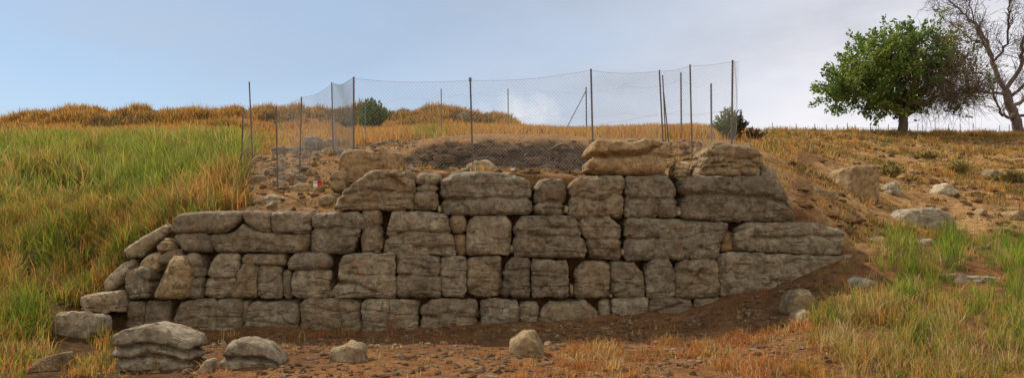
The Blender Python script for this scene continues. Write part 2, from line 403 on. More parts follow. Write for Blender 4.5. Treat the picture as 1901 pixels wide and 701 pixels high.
# --- the wall: every block a part of it.   (top polyline, bottom polyline, options)
G = lambda *p, w=4., d=.07: (list(p), w, d)
COURSE = {
 1: [
  ([(233,568),(240,561),(262,561),(266,566)], [(233,620),(266,620)], {}),
  ([(268,560),(310,557),(315,562)], [(268,620),(314,620)], {}),
  ([(322,580),(334,561),(400,555),(440,557),(447,564)], [(317,625),(446,625)], dict(g=[G((402,550),(400,580),(404,625),w=2.5,d=.05)])),
  ([(464,566),(480,559),(553,557)], [(446,625),(553,625)], {}),
  ([(445,558),(463,557)], [(446,600),(463,600)], dict(y=.14, depth=.5)),
  ([(558,560),(575,556),(668,556)], [(559,625),(670,625)], dict(g=[G((632,560),(633,620),w=2.,d=.03)])),
  ([(673,560),(690,556),(775,557)], [(673,625),(775,625)], dict(g=[G((722,560),(720,620),w=2.2,d=.04)])),
  ([(781,570),(800,557),(840,555),(882,557),(886,562)], [(782,618),(886,618)], dict(g=[G((784,588),(830,584),(886,589),w=5,d=.07)])),
  ([(894,558),(957,557),(961,562)], [(894,615),(961,615)], {}),
  ([(963,563),(975,560),(996,562),(999,568)], [(963,612),(999,612)], {}),
  ([(1003,575),(1020,561),(1088,560),(1108,576)], [(1003,610),(1112,610)], {}),
  ([(1112,558),(1133,557)], [(1112,604),(1133,604)], dict(y=.1)),
  ([(1136,556),(1204,555)], [(1136,604),(1205,604)], {}),
  ([(1207,556),(1262,554),(1286,556)], [(1207,602),(1286,602)], dict(g=[G((1215,578),(1240,570),(1265,562),w=3.5,d=.06)])),
  ([(1288,555),(1338,553)], [(1288,600),(1338,600)], dict(y=.06)),
 ],
 2: [
  ([(232,508),(246,500),(262,497),(276,499)], [(232,553),(277,554)], dict(y=-.05, g=[G((246,497),(262,520),(276,522),w=3,d=.05)])),
  ([(258,490),(274,474),(296,468)], [(256,503),(296,503)], dict(y=.2, depth=.5, mat='stone_warm')),
  ([(296,474),(318,464),(338,463)], [(292,490),(340,490)], dict(y=.16, depth=.6)),
  ([(296,486),(318,475),(340,480),(347,492)], [(272,552),(345,553)], dict(y=-.18, r=.16, mat='stone_warm', f=[(-1.,-.75,.25,.62)], s=.4, nf=4)),
  ([(339,472),(352,467),(368,474),(378,490)], [(344,514),(378,514)], dict(y=.02, r=.16)),
  ([(345,517),(376,517)], [(342,553),(376,553)], dict(y=.03)),
  ([(386,500),(396,480),(410,467),(444,470)], [(378,551),(437,553)], dict(r=.12, g=[G((378,516),(440,517),w=2.8,d=.06)])),
  ([(450,471),(490,473),(530,472)], [(446,491),(530,491)], dict(y=.03)),
  ([(447,490),(470,489),(476,495)], [(429,553),(474,553)], dict(y=-.03, s=1.4)),
  ([(478,494),(522,493)], [(477,553),(522,553)], dict(y=.04)),
  ([(532,483),(545,471),(598,467),(612,473)], [(531,500),(613,499)], dict(y=-.02, r=.12)),
  ([(526,502),(538,501)], [(526,553),(540,553)], dict(y=.05)),
  ([(542,503),(612,502)], [(540,553),(612,553)], dict(y=.0, r=.12)),
  ([(634,474),(680,471),(733,470)], [(616,552),(733,553)], dict(y=-.08, g=[G((612,521),(650,527),(695,541),w=5,d=.10), G((640,508),(733,511),w=3,d=.04)])),
  ([(736,471),(780,474),(812,477),(816,483)], [(736,552),(816,551)], dict(y=-.04, g=[G((736,510),(816,513),w=3,d=.05)])),
  ([(818,480),(850,475),(864,476)], [(818,551),(864,551)], {}),
  ([(867,482),(880,476),(929,476)], [(867,550),(928,549)], dict(r=.08)),
  ([(936,500),(946,481),(962,478),(985,480)], [(934,550),(985,552)], dict(g=[G((934,503),(985,500),w=3,d=.045), G((946,552),(945,530),(940,522),w=3,d=.05)])),
  ([(988,482),(1053,482)], [(988,552),(1054,552)], dict(r=.06, g=[G((1030,485),(1030,530),w=9,d=.03)])),
  ([(1068,502),(1085,485),(1132,486)], [(1068,555),(1131,553)], dict(r=.12)),
  ([(1134,486),(1178,488),(1195,508)], [(1135,553),(1198,552)], dict(r=.1, g=[G((1133,548),(1160,540),(1175,512),w=3,d=.04)])),
  ([(1198,492),(1214,482),(1240,483),(1252,500)], [(1203,554),(1256,553)], {}),
  ([(1256,497),(1264,484),(1328,481),(1334,494)], [(1258,552),(1336,550)], dict(g=[G((1262,545),(1290,520),(1300,500),w=3,d=.04)])),
  ([(1337,471),(1400,472),(1500,473),(1585,476)], [(1338,560),(1450,560),(1590,530)], dict(r=.07, s=1.2)),
 ],
 3: [
  ([(314,412),(332,398),(380,392),(446,392)], [(315,431),(360,430),(414,430),(447,410)], dict(y=-.10, r=.11, s=.4)),
  ([(319,440),(345,432),(384,432)], [(342,464),(398,467)], dict(y=-.02, r=.1)),
  ([(385,438),(430,433),(449,415),(470,427),(500,434),(574,435)], [(398,467),(480,468),(575,467)], dict(y=-.08, r=.1)),
  ([(450,392),(502,395)], [(452,412),(474,428),(503,430)], dict(y=-.08)),
  ([(506,395),(574,394)], [(506,431),(574,433)], dict(y=-.08)),
  ([(578,395),(664,393),(674,404)], [(578,467),(652,468)], dict(y=-.06, g=[G((577,424),(662,424),w=3.5,d=.07)])),
  ([(668,390),(700,387),(706,394)], [(672,469),(707,470)], dict(y=.03, r=.07, g=[G((668,430),(706,416),w=3,d=.04)])),
  ([(728,392),(780,391),(828,398)], [(708,472),(845,474)], dict(y=-.1, r=.08, g=[G((722,430),(840,432),w=3,d=.06), G((705,444),(745,432),w=3,d=.06), G((770,460),(835,462),w=5,d=.08)])),
  ([(832,402),(845,398),(860,399),(866,408)], [(836,432),(866,430)], dict(y=.02, r=.12, mat='stone_warm')),
  ([(842,436),(864,434)], [(846,472),(866,472)], dict(y=.10, mat='stone_warm')),
  ([(868,414),(880,400),(938,399),(947,412)], [(866,472),(945,473)], dict(r=.1, s=.7)),
  ([(956,420),(966,403),(1010,400),(1069,401)], [(956,476),(1092,478)], dict(y=-.07, r=.09, g=[G((1016,404),(1022,421),(1070,422),w=3,d=.06), G((955,436),(1080,440),w=3.5,d=.05)])),
  ([(1073,404),(1130,404),(1150,418)], [(1096,478),(1152,480)], dict(g=[G((1078,444),(1150,445),w=3,d=.045)])),
  ([(1161,408),(1240,407),(1352,416)], [(1161,481),(1330,480)], dict(y=-.05, s=1.3, g=[G((1161,442),(1220,444),w=3,d=.05)])),
  ([(1340,432),(1358,430)], [(1338,466),(1362,467)], dict(y=.10, mat='stone_warm')),
  ([(1363,425),(1385,413),(1520,414),(1580,434)], [(1366,465),(1420,468),(1572,474)], dict(y=-.06, r=.09, g=[G((1360,428),(1400,420),w=3,d=.05), G((1400,441),(1500,440),(1570,440),w=3.5,d=.07)])),
 ],
 4: [
  ([(630,362),(655,342),(692,317),(766,316)], [(622,389),(771,388)], dict(y=-.10, r=.08, s=1.3, g=[G((630,362),(700,352),(768,360),w=3,d=.05)])),
  ([(772,326),(785,321),(815,323)], [(770,341),(814,341)], dict(y=.02, r=.1)),
  ([(772,344),(790,341),(812,344)], [(766,389),(812,389)], dict(y=-.03, r=.1, g=[G((766,356),(812,358),w=3,d=.06)])),
  ([(820,334),(846,321),(940,320),(983,336)], [(816,396),(900,398),(986,396)], dict(y=-.10, r=.12, g=[G((816,370),(880,372),(910,366),(985,368),w=3.5,d=.06), G((950,322),(952,366),w=3,d=.03)])),
  ([(994,346),(1004,333),(1046,334)], [(993,398),(1047,398)], dict(y=.0, r=.1, g=[G((992,378),(1020,372),(1047,380),w=3,d=.07), G((1004,388),(1047,389),w=2.5,d=.05)])),
  ([(1060,345),(1078,327),(1158,326)], [(1056,404),(1158,405)], dict(y=-.05, r=.1, g=[G((1060,365),(1110,372),(1158,360),w=4,d=.05), G((1115,345),(1112,404),w=4,d=.04)])),
  ([(1161,327),(1238,328),(1255,342)], [(1161,405),(1256,404)], dict(y=-.03, r=.1, g=[G((1161,364),(1200,372),(1256,366),w=4,d=.06), G((1222,372),(1222,404),w=3,d=.05)])),
  ([(1267,332),(1300,326),(1432,327),(1462,362)], [(1266,407),(1350,409),(1476,411)], dict(y=-.12, r=.1, g=[G((1266,363),(1330,360),(1420,366),(1475,380),w=5,d=.10)])),
  ([(1418,306),(1436,312),(1450,340)], [(1408,345),(1474,390)], dict(y=.25, r=.06, depth=.6)),
 ],
}
SET = {1: 0., 2: .05, 3: .12, 4: .2}
wall = tag(empty('stone_wall', (0, 0, 0)), 'long dry stone wall of big weathered grey brown blocks stepping up the hillside in courses', 'wall')
sd = 0
for c in sorted(COURSE):
    for top, bot, o in COURSE[c]:
        sd += 1
        V, F = stone_geo(top, bot, 14. + SET[c] + o.get('y', RS(sd).uniform(-.05, .05)), o.get('depth', .95), o.get('r', .08) * .8, sd,
                         o.get('g', ()), rough=.85, nfacet=o.get('nf', 7), fmin=.92, inflate=.020, bulge=.03, res=.024, chip=.72, facets=o.get('f', ()), strata=o.get('s', 1.) * .5)
        mesh_obj('wall_block', V, F, M[o.get('mat', 'stone')], wall, sharp=.5)

for x, y, w_, h_ in ((1061,538,10,24),(951,462,9,16),(708,452,10,22),(1156,468,9,14),(1260,392,9,18),(889,582,7,14),(1052,388,9,16),(932,540,7,16),(616,545,8,14),(816,388,8,14),(1333,474,12,10),(560,572,8,14),(444,545,9,12),(868,466,7,10),(1134,548,9,8),(700,466,12,6)):
    sd += 1
    V, F = stone_geo([(x - w_ * .5, y - h_ * .4), (x, y - h_ * .5), (x + w_ * .5, y - h_ * .35)], [(x - w_ * .55, y + h_ * .5), (x + w_ * .5, y + h_ * .5)], 14.16, .3, .03, sd, res=.02, nfacet=6, strata=.2)
    mesh_obj('wedge_stone', V, F, M['stone_warm' if sd % 3 else 'stone'], wall, sharp=.5)

def loose(name, top, bot, d, depth, label, mat='stone_warm', cat='boulder', group=None, **k):
    global sd
    sd += 1
    V, F = stone_geo(top, bot, d, depth, seed=sd, **k)
    base = np.array([V[:, 0].mean(), V[:, 1].mean(), V[:, 2].min()])
    return tag(mesh_obj(name, V, F, M[mat], origin=base, sharp=.5), label, cat, group)

# top loose blocks
loose('stone_block', [(1085,276),(1106,257),(1180,261),(1200,255),(1254,264)], [(1091,323),(1170,325),(1252,327)], 14.25, 1.0,
      'large split boulder lying on top of the wall, left of the smaller top block', cat='stone block', r=.13,
      chip=.35, strata=.25, rough=.7, bulge=.02, grooves=[G((1078,291),(1150,288),(1200,286),(1222,268),w=5,d=.17), G((1200,286),(1260,296),w=4,d=.06)], facets=[(-1,-.4,.6,.85)])
loose('stone_block', [(1304,284),(1326,266),(1398,265),(1421,272)], [(1283,328),(1416,328)], 14.3, .9,
      'squared reddish brown block at the right end of the top of the wall', cat='stone block', r=.08,
      grooves=[G((1300,290),(1420,296),w=3,d=.04), G((1310,312),(1420,310),w=3,d=.05)], facets=[(-1,-.6,.35,.78)])
loose('stone_block', [(626,292),(636,278),(662,278),(746,284)], [(622,350),(742,350)], 15.9, .7,
      'flat faced grey brown slab standing behind the upper left end of the wall', cat='stone block', r=.06, strata=.3, bulge=.02)
loose('wedge_stone', [(1252,300),(1284,298)], [(1250,332),(1284,332)], 14.6, .5,
      'small brown stone wedged between the two loose blocks on top of the wall', cat='stone', r=.08)

# left end rubble
loose('stone_slab', [(228,464),(256,440),(306,413),(317,418)], [(232,480),(262,478),(296,446),(314,432)], 14.5, .7,
      'long pale slab slanting down from the top left corner of the wall', 'stone_pale', 'stone slab', r=.06, nfacet=3)
loose('stone_slab', [(186,528),(208,500),(238,478)], [(196,545),(222,530),(243,500)], 14.3, .6,
      'narrow grey slab slanting down the bank, lower of the two slanting slabs', 'stone_pale', 'stone slab', r=.06, nfacet=3)
loose('stone', [(288,448),(305,441),(326,446)], [(288,470),(328,470)], 14.25, .5,
      'small brown stone tucked under the left end of the top left wall block', cat='stone', r=.07)
loose('stone', [(146,552),(175,545),(208,542),(214,550)], [(148,580),(216,585)], 13.6, .6,
      'pale flat stone on the bare earth bank just left of the wall', 'stone_pale', 'stone', r=.06)
loose('boulder', [(86,600),(104,582),(126,583),(136,600),(150,584),(166,588)], [(86,640),(168,640)], 12.7, .8,
      'whitish notched boulder half buried left of the wall foot', 'stone_pale', r=.1, strata=.4)
loose('stone', [(76,556),(100,538),(132,530)], [(80,575),(134,570)], 14.1, .5,
      'pale stone showing through the grass above the whitish notched boulder', 'stone_pale', 'stone', r=.06)
loose('boulder', [(36,474),(62,460),(84,462)], [(36,512),(88,512)], 15.3, .7,
      'tan boulder among grass tufts at the far left of the slope', r=.12)
loose('stone', [(112,446),(130,438),(150,442)], [(110,470),(152,470)], 15.9, .6,
      'orange tan stone in grass up the slope right of the tan boulder', cat='stone', r=.1)
loose('stone_slab', [(28,690),(60,668),(100,655)], [(28,720),(112,715)], 10.0, .5,
      'yellowish slab edge lying in dry grass at the bottom left corner', cat='stone slab', r=.06)
# foreground
loose('boulder', [(206,622),(228,611),(272,604),(300,610),(352,632)], [(212,712),(356,712)], 9.95, .6,
      'layered boulder of three stacked ledges in the left foreground', 'stone', r=.05, nfacet=0, strata=0., rough=.6, res=.022,
      grooves=[G((196,648),(240,642),(280,638),(310,644),(360,656),w=4.5,d=.13), G((196,669),(240,667),(280,661),(320,665),(360,676),w=4,d=.12)])
loose('boulder', [(402,652),(422,636),(455,630),(490,640),(526,678)], [(402,725),(530,725)], 9.75, .5,
      'rounded boulder with a light top right of the layered foreground boulder', 'stone', r=.09, nfacet=0, strata=0., rough=.6, res=.022,
      grooves=[G((396,664),(440,663),(490,668),(536,684),w=5,d=.12)], facets=[(-.6,-.5,.8,.86)])
loose('stone', [(368,680),(380,667),(390,668)], [(362,715),(392,715)], 9.6, .3,
      'small upright stone between the two big foreground boulders', 'stone_pale', 'stone', r=.06)
loose('stone', [(604,652),(640,641),(668,650)], [(630,705),(676,700)], 10.2, .45,
      'worn tapering brown stone half buried in the earth before the wall', cat='stone', r=.04, strata=.1, rough=.6, chip=1.2)
loose('stone', [(948,636),(974,620),(996,620),(1010,644)], [(944,684),(1014,684)], 10.9, .45,
      'lone angular stone with sunlit orange facet in the middle foreground', cat='stone', r=.03, nfacet=3,
      facets=[(.45,-.30,.8,.62), (-.4,-.75,.5,.78)], strata=0., rough=.4)
# right hillside
loose('boulder', [(1566,314),(1590,306),(1626,307),(1634,315)], [(1564,378),(1636,378)], 18.1, .9,
      'squarish tan boulder with a sunlit left face standing on the dry hillside', r=.07, chip=.3, strata=.15, rough=.6, nfacet=2, facets=[(-1,-.9,.1,.78)])
loose('boulder', [(1664,404),(1690,386),(1750,384),(1778,400)], [(1660,442),(1784,442)], 16.8, 1.1,
      'broad low pale boulder behind green grass tufts on the right', 'stone_pale', r=.14, strata=.3)
loose('stone_slab', [(1490,352),(1515,346),(1552,354),(1562,366)], [(1490,386),(1562,386)], 16.4, .7,
      'flat brown slab casting shadow just right of the upper wall end', cat='stone slab', r=.06)
loose('stone', [(1462,356+8),(1476,358),(1490,366)], [(1460,392),(1492,392)], 15.6, .4,
      'small brown stone against the right end of the upper course', cat='stone', r=.06)
loose('boulder', [(1463,556),(1480,542),(1506,540),(1524,556)], [(1463,592),(1526,592)], 12.4, .6,
      'rounded tan boulder on the bank below the right end of the wall', r=.16, strata=.3)
loose('stone', [(1477,582),(1496,574),(1514,580)], [(1474,606),(1516,606)], 12.1, .4,
      'small pale stone directly beneath the rounded tan bank boulder', 'stone_pale', 'stone', r=.08)
loose('stone_slab', [(1756,514),(1780,507),(1868,514),(1874,520)], [(1756,556),(1876,556)], 13.1, .7,
      'long pale slab lying in the grass near the right edge', 'stone_pale', 'stone slab', r=.07)
loose('stone', [(1738,358),(1758,340),(1784,354)], [(1734,374),(1790,374)], 20.0, .6,
      'pointed blue grey stone on bare hillside right of the tan boulder', 'stone_pale', 'stone', r=.05)
loose('stone', [(1686,328),(1696,320),(1712,326)], [(1684,342),(1714,342)], 22.0, .5,
      'small dark stone higher up the hillside above the pointed grey stone', 'stone', 'stone', r=.07)
loose('stone', [(1650,342),(1664,336),(1676,346)], [(1648,366),(1678,366)], 19.6, .5,
      'pale pinkish stone right beside the squarish tan boulder', 'stone_pale', 'stone', r=.07)
loose('stone', [(1504,302),(1512,294),(1522,302)], [(1502,312),(1524,312)], 22.6, .5,
      'dark reddish stone on the hillside above the flat brown slab', cat='stone', r=.06)
loose('stone', [(1586,524),(1606,514),(1634,522)], [(1584,546),(1638,546)], 12.9, .5,
      'grey stone in grass on the right bank below the wall end', 'stone_pale', 'stone', r=.06)
loose('stone', [(1606,444),(1640,438),(1662,448)], [(1604,466),(1664,468)], 15.0, .5,
      'flat pale stone just right of the wall tip', 'stone_pale', 'stone', r=.05)
loose('stone', [(1706,446),(1730,440),(1742,450)], [(1704,470),(1746,470)], 15.4, .5,
      'flat pale stone in front of the broad low boulder', 'stone_pale', 'stone', r=.06)
loose('stone', [(1552,588),(1572,576),(1584,586)], [(1550,606),(1588,606)], 11.9, .4,
      'dark grey stone amid dry grass right of the rounded bank boulder', 'stone', 'stone', r=.07)
loose('stone', [(1606,576),(1622,568),(1640,578)], [(1604,594),(1642,594)], 11.8, .4,
      'bluish grey stone in grass further right of the rounded bank boulder', 'stone_pale', 'stone', r=.06)
loose('stone', [(1832,322),(1848,312),(1866,320)], [(1830,342),(1868,342)], 22.8, .6,
      'grey stone near the right edge of the upper hillside', 'stone', 'stone', r=.06)
loose('stone', [(1816,394),(1826,386),(1832,390)], [(1814,402),(1834,402)], 18.3, .3,
      'small dark red stone on bare ground right of the broad pale boulder', cat='stone', r=.05)
loose('stone', [(1874,396),(1890,390),(1904,398)], [(1872,412),(1908,412)], 18.0, .5,
      'brown stone at the right edge of the hillside', cat='stone', r=.06)

# slope behind the wall, left
loose('stone', [(534,346),(556,338),(590,344),(598,352)], [(534,372),(600,372)], 16.6, .6,
      'flat tan stone on the slope below the red and white scrap', cat='stone', r=.06)
loose('stone', [(484,368),(504,360),(524,366)], [(482,386),(526,386)], 15.7, .5,
      'small pale flat stone just above the top left wall course', 'stone_pale', 'stone', r=.05)
loose('stone', [(590,366),(606,360),(624,366)], [(588,384),(626,384)], 15.3, .5,
      'flat tan stone against the slanted left end of the upper course', cat='stone', r=.05)
loose('stone', [(610,326),(622,314),(640,322)], [(606,352),(642,356)], 15.5, .5,
      'knobbly tan stone at the foot of the standing slab', cat='stone', r=.08)
for (x0, x1, y0, y1, d) in ((505,528,306,320,18.0),(488,506,312,326,17.6),(528,545,318,330,17.2),(470,490,322,336,17.2),(545,566,322,334,17.1),(568,584,312,322,17.7),(498,520,332,343,16.8),(455,470,342,352,16.6)):
    loose('slope_stone', [(x0,y0+4),((x0+x1)/2,y0),(x1,y0+5)], [(x0-1,y1+8),(x1+1,y1+8)], d, .4,
          'small grey brown stone lying loose on the fenced earth slope left of the standing slab', 'stone' if x0 % 2 else 'stone_warm', 'stone', 'stones on the earth slope', r=.06)
# dark rubble bank behind the top course
def bankdepth(y): return 18.1 - (y - 262) / 50. * .45
_r = RS(33)
for i in range(46):
    x0 = _r.uniform(752, 1062); hgt = _r.uniform(9, 20); wd = hgt * _r.uniform(1.2, 2.8); y0 = _r.uniform(266, 306) if x0 > 790 else _r.uniform(276, 306); x1 = x0 + wd
    loose('rubble_stone', [(x0, y0 + _r.uniform(1, 6)), (x0 + wd * _r.uniform(.3, .7), y0), (x1, y0 + _r.uniform(1, 6))], [(x0 - 2, y0 + hgt), (x1 + 2, y0 + hgt)], bankdepth(y0 + hgt) + .02, .5,
          'dark brown stone set in the rubble bank behind the top of the wall', 'stone_earth', 'stone', 'stones of the dark rubble bank', r=.03, nfacet=9, fmin=.72, chip=1.4)
loose('stone', [(862,307),(880,298),(902,296),(924,306)], [(858,328),(928,328)], 16.6, .35,
      'pale sunlit stone in front of the dark rubble bank behind a fence post', 'stone_pale', 'stone', r=.08)
# ruined low wall in the golden field
loose('boulder', [(556,262),(568,252),(584,250),(597,262)], [(552,292),(600,292)], 21.6, .9,
      'lumpy dark boulder in the low ruin beyond the fenced slope', 'stone', r=.2)
loose('stone_block', [(600,260),(616,256),(638,257)], [(600,284),(640,284)], 21.9, .8,
      'square dark block right of the lumpy boulder in the low ruin', 'stone', 'stone block', r=.08)
loose('stone_block', [(500,274),(528,271)], [(500,296),(530,296)], 21.0, .7,
      'leftmost dark low block of the ruin beyond the fenced slope', 'stone', 'stone block', r=.07)
loose('stone_block', [(531,273),(554,272)], [(531,294),(556,294)], 21.1, .7,
      'dark low ruin block touching the lumpy boulder on its left', 'stone', 'stone block', r=.07)
# mound rocks
for (x0, x1, y0, y1, lab) in ((122,140,209,220,'dark rock crowning the scrubby mound at upper left, left one of the pair'),
                              (139,160,206,218,'larger dark rock crowning the scrubby mound at upper left, right one of the pair'),
                              (822,845,212,226,'grey rock on the mound top seen beside the central fence post'),
                              (846,872,206,224,'tallest grey rock on the mound top behind the central fence post'),
                              (944,962,222,236,'dark squared rock at the right end of the scrubby mound')):
    loose('rock', [(x0,y0+4),((x0+x1)/2,y0),(x1,y0+3)], [(x0,y1+10),(x1,y1+10)], 43.2, .8, lab, 'stone', 'rock', r=.15, res=.09)

# gravel and clods: nobody could count them
def gravel(name, n, x0, x1, y0, y1, fn, smin, smax, seed, palette):
    rs = RS(seed)
    X = rs.uniform(x0, x1, n); Y = rs.uniform(y0, y1, n); Z = terrain(X, Y); px, py, d = proj(X, Y, Z)
    k = rs.uniform(0, 1, n) < fn(px, py, d, X, Y); X, Y, Z = X[k], Y[k], Z[k]; n = len(X)
    s = smin + (smax - smin) * rs.power(.35, n)
    base = np.array([(x, y, z) for x in (-1, 0, 1) for y in (-1, 0, 1) for z in (-1, 0, 1) if (x, y, z) != (0, 0, 0)], float)
    t = (1 + 5 ** .5) / 2
    ico = np.array([(-1,t,0),(1,t,0),(-1,-t,0),(1,-t,0),(0,-1,t),(0,1,t),(0,-1,-t),(0,1,-t),(t,0,-1),(t,0,1),(-t,0,-1),(-t,0,1)]) / 1.9
    fi = np.array([(0,11,5),(0,5,1),(0,1,7),(0,7,10),(0,10,11),(1,5,9),(5,11,4),(11,10,2),(10,7,6),(7,1,8),(3,9,4),(3,4,2),(3,2,6),(3,6,8),(3,8,9),(4,9,5),(2,4,11),(6,2,10),(8,6,7),(9,8,1)])
    V = ico[None] * rs.uniform(.6, 1.25, (n, 12, 1)) * (s[:, None] * np.stack([rs.uniform(.7, 1.5, n), rs.uniform(.7, 1.3, n), rs.uniform(.4, .8, n)], 1))[:, None, :]
    a = rs.uniform(0, 6.28, n); ca, sa = np.cos(a)[:, None], np.sin(a)[:, None]
    V = np.stack([V[..., 0] * ca - V[..., 1] * sa, V[..., 0] * sa + V[..., 1] * ca, V[..., 2]], -1)
    V = V + np.stack([X, Y, Z + s * .12], 1)[:, None]
    F = (fi[None] + 12 * np.arange(n)[:, None, None]).reshape(-1, 3)
    pal = np.array(palette); cc = np.repeat(pal[rs.randint(0, len(pal), n)] * rs.uniform(.7, 1.2, (n, 1)), 12, 0)
    tag(mesh_obj(name, V.reshape(-1, 3), F, M['ground'], smooth=False, cols=cc), kind='stuff')
gravel('gravel', 3800, -3, 26, .5, 24, lambda px, py, d, X, Y: sst(1440, 1500, px) * (.25 + .75 * (n2(X, Y, .35, 5.) > .05)), .02, .13, 1,
       [(.36, .23, .12), (.28, .17, .085), (.38, .28, .17), (.22, .15, .10)])
gravel('earth_clods', 9000, 3, 28, .5, 25, lambda px, py, d, X, Y: sst(1440, 1520, px) * (py < 470) * sst(-.2, .3, n2(X * .5, Y, .9, 57.)), .03, .16, 6,
       [(.30, .17, .08), (.22, .125, .06), (.36, .22, .11), (.17, .10, .05)])
gravel('rubble', 2600, -8, 6, .9, 8, lambda px, py, d, X, Y: (px > 440) * (px < 1300) * (py > 262) * 1., .03, .13, 2,
       [(.34, .22, .12), (.26, .17, .09), (.40, .32, .22)])
gravel('clods', 7000, -7, 8, -5, -.2, lambda px, py, d, X, Y: (px > 220) * (px < 1560) * (.3 + .7 * (n2(X, Y, .8, 9.) > 0)), .012, .07, 3,
       [(.22, .13, .07), (.30, .18, .09), (.34, .26, .18)])

# ------------------------------------------------------------------ grass
def blades(X, Y, Z, H, Wd, colb, colt, rs, lean=.35, segs=2):
    n = len(X); a = rs.uniform(0, 6.283, n); la = rs.uniform(0, 6.283, n); lm = np.abs(rs.normal(0, lean, n)) * H
    side = np.stack([np.cos(a), np.sin(a), np.zeros(n)], 1) * (Wd * .5)[:, None]
    ld = np.stack([np.cos(la), np.sin(la), np.zeros(n)], 1)
    P = np.stack([X, Y, Z - .03], 1)
    up = np.array([0, 0, 1.])
    m = P + up * (H * .55)[:, None] + ld * (lm * .3)[:, None]
    t = P + up * (H * np.sqrt(np.clip(1 - (lm / H) ** 2 * .35, .3, 1)))[:, None] + ld * lm[:, None]
    V = np.stack([P - side, P + side, m + side * .75, m - side * .75, t], 1).reshape(-1, 3)
    b = np.arange(n)[:, None] * 5
    Q = b + np.array([0, 1, 2, 3]); T = b + np.array([3, 2, 4])
    cm = (colb + colt) * .5
    c = np.stack([colb, colb, cm, cm, colt], 1).reshape(-1, 3)
    return V, Q, T, c
def scatter(name, n, x0, x1, y0, y1, fn, seed, lean=.35, tuft=1, spread=.06):
    """fn(px,py,d,X,Y,rs) -> keep probability, height, width, colour base, colour tip"""
    rs = RS(seed)
    X = rs.uniform(x0, x1, n); Y = rs.uniform(y0, y1, n)
    Z = terrain(X, Y, False); px, py, d = proj(X, Y, Z)
    vis = (px > -170) & (px < 2070) & (py < 760)
    X, Y, Z, px, py, d = [v[vis] for v in (X, Y, Z, px, py, d)]
    p, H, Wd, cb, ct = fn(px, py, d, X, Y, rs)
    k = (rs.uniform(0, 1, len(X)) < p) & (H > .02)
    X, Y, H, Wd, cb, ct = X[k], Y[k], H[k], Wd[k], cb[k], ct[k]
    if tuft > 1:
        X, Y, H, Wd, cb, ct = [np.repeat(v, tuft, 0) for v in (X, Y, H, Wd, cb, ct)]
        X = X + rs.normal(0, spread, len(X)); Y = Y + rs.normal(0, spread, len(X)); H = H * rs.uniform(.55, 1.15, len(X))
        cb = cb * rs.uniform(.75, 1.25, (len(X), 1)); ct = ct * rs.uniform(.75, 1.25, (len(X), 1))
    Z = terrain(X, Y)
    V, Q, T, c = blades(X, Y, Z, H, Wd, cb, ct, rs, lean)
    return tag(mesh_obj(name, V, [Q, T], M['grass'], cols=np.clip(c, 0, 1)), kind='stuff')
def pick(rs, n, cols, p):
    p = np.array(p, float); i = rs.choice(len(cols), n, p=p / p.sum()); return np.array(cols)[i] * rs.uniform(.75, 1.25, (n, 1))
def ell(px, py, cx, cy, rx, ry): return np.exp(-(((px - cx) / rx) ** 2 + ((py - cy) / ry) ** 2))
GREEN, LIME, OLIVE = (.11, .20, .022), (.27, .34, .03), (.17, .165, .03)
STRAW, GOLD, ORANGE, RUSS, BROWN, PALE = (.46, .33, .12), (.50, .29, .07), (.50, .22, .05), (.40, .13, .04), (.22, .13, .055), (.58, .46, .23)

def f_tall(px, py, d, X, Y, rs):
    n = len(px); nz = n2(X, Y, .45, 2.); nf = n2(X, Y, 1.6, 6.)
    m = sst(462, 438, px + 18 * nf) * sst(246, 262, py) * sst(432, 392, py + 14 * nf + .03 * (px - 200))
    bare = ell(px, py, 130, 356, 65, 12) + ell(px, py, 140, 392, 50, 14)
    m = m * np.clip(1 - 1.3 * bare, 0, 1)
    dry = np.clip(.03 + .75 * nz + .4 * nf + .55 * sst(270, 420, px) * sst(310, 380, py) + .75 * sst(276, 256, py) + .5 * sst(350, 400, py), 0, 1)
    isd = rs.uniform(0, 1, n) < dry
    g = pick(rs, n, [GREEN, LIME, OLIVE], [2.4, 4, 2]); b = pick(rs, n, [GOLD, STRAW, ORANGE, BROWN, OLIVE], [3, 2, 2, 1, 2])
    cb = np.where(isd[:, None], b, g)
    H = (.68 + .55 * nf + .2 * nz) * (1 - .5 * ell(px, py, 150, 380, 120, 26)) * rs.uniform(.55, 1.15, n) * (.55 + .45 * sst(250, 290, py)) * (.6 + .4 * sst(420, 370, py))
    m = m * sst(-.55, .15, nf + .5 * nz)
    return m, H, .012 + d * .0006, cb, cb * .6 + .4 * np.where(rs.uniform(0, 1, n) < .55, 1., .0)[:, None] * np.array([.55, .42, .16]) + .4 * cb * 0.4
scatter('tall_green_grass', 46000, -22, -4, 1.2, 24, f_tall, 21, .46, tuft=9, spread=.085)

def f_meadow(px, py, d, X, Y, rs):
    n = len(px); nz = n2(X, Y, .3, 12.)
    m = np.where(px < 455, sst(30, 33, d), sst(21.2, 23, d)) * sst(43, 41.5, d) * sst(1420, 1330, px) * (.75 + .5 * nz)
    pitted = (px > 700) & (px < 1120) & (d < 21); m = m * ~pitted
    c = pick(rs, n, [GOLD, ORANGE, STRAW, BROWN, OLIVE, RUSS], [4, 3.4, 1.4, .8, .7, .5])
    grn = (rs.uniform(0, 1, n) < .75 * (ell(px, py, 800, 255, 30, 10) + ell(px, py, 470, 275, 40, 22)))
    c = np.where(grn[:, None], pick(rs, n, [LIME, OLIVE], [1, 1]), c)
    return m, (.34 + .15 * nz) * rs.uniform(.5, 1.2, n), .010 + d * .0008, c, c * 1.1
scatter('dry_meadow_grass', 280000, -34, 13, 7, 30, f_meadow, 22, .35)

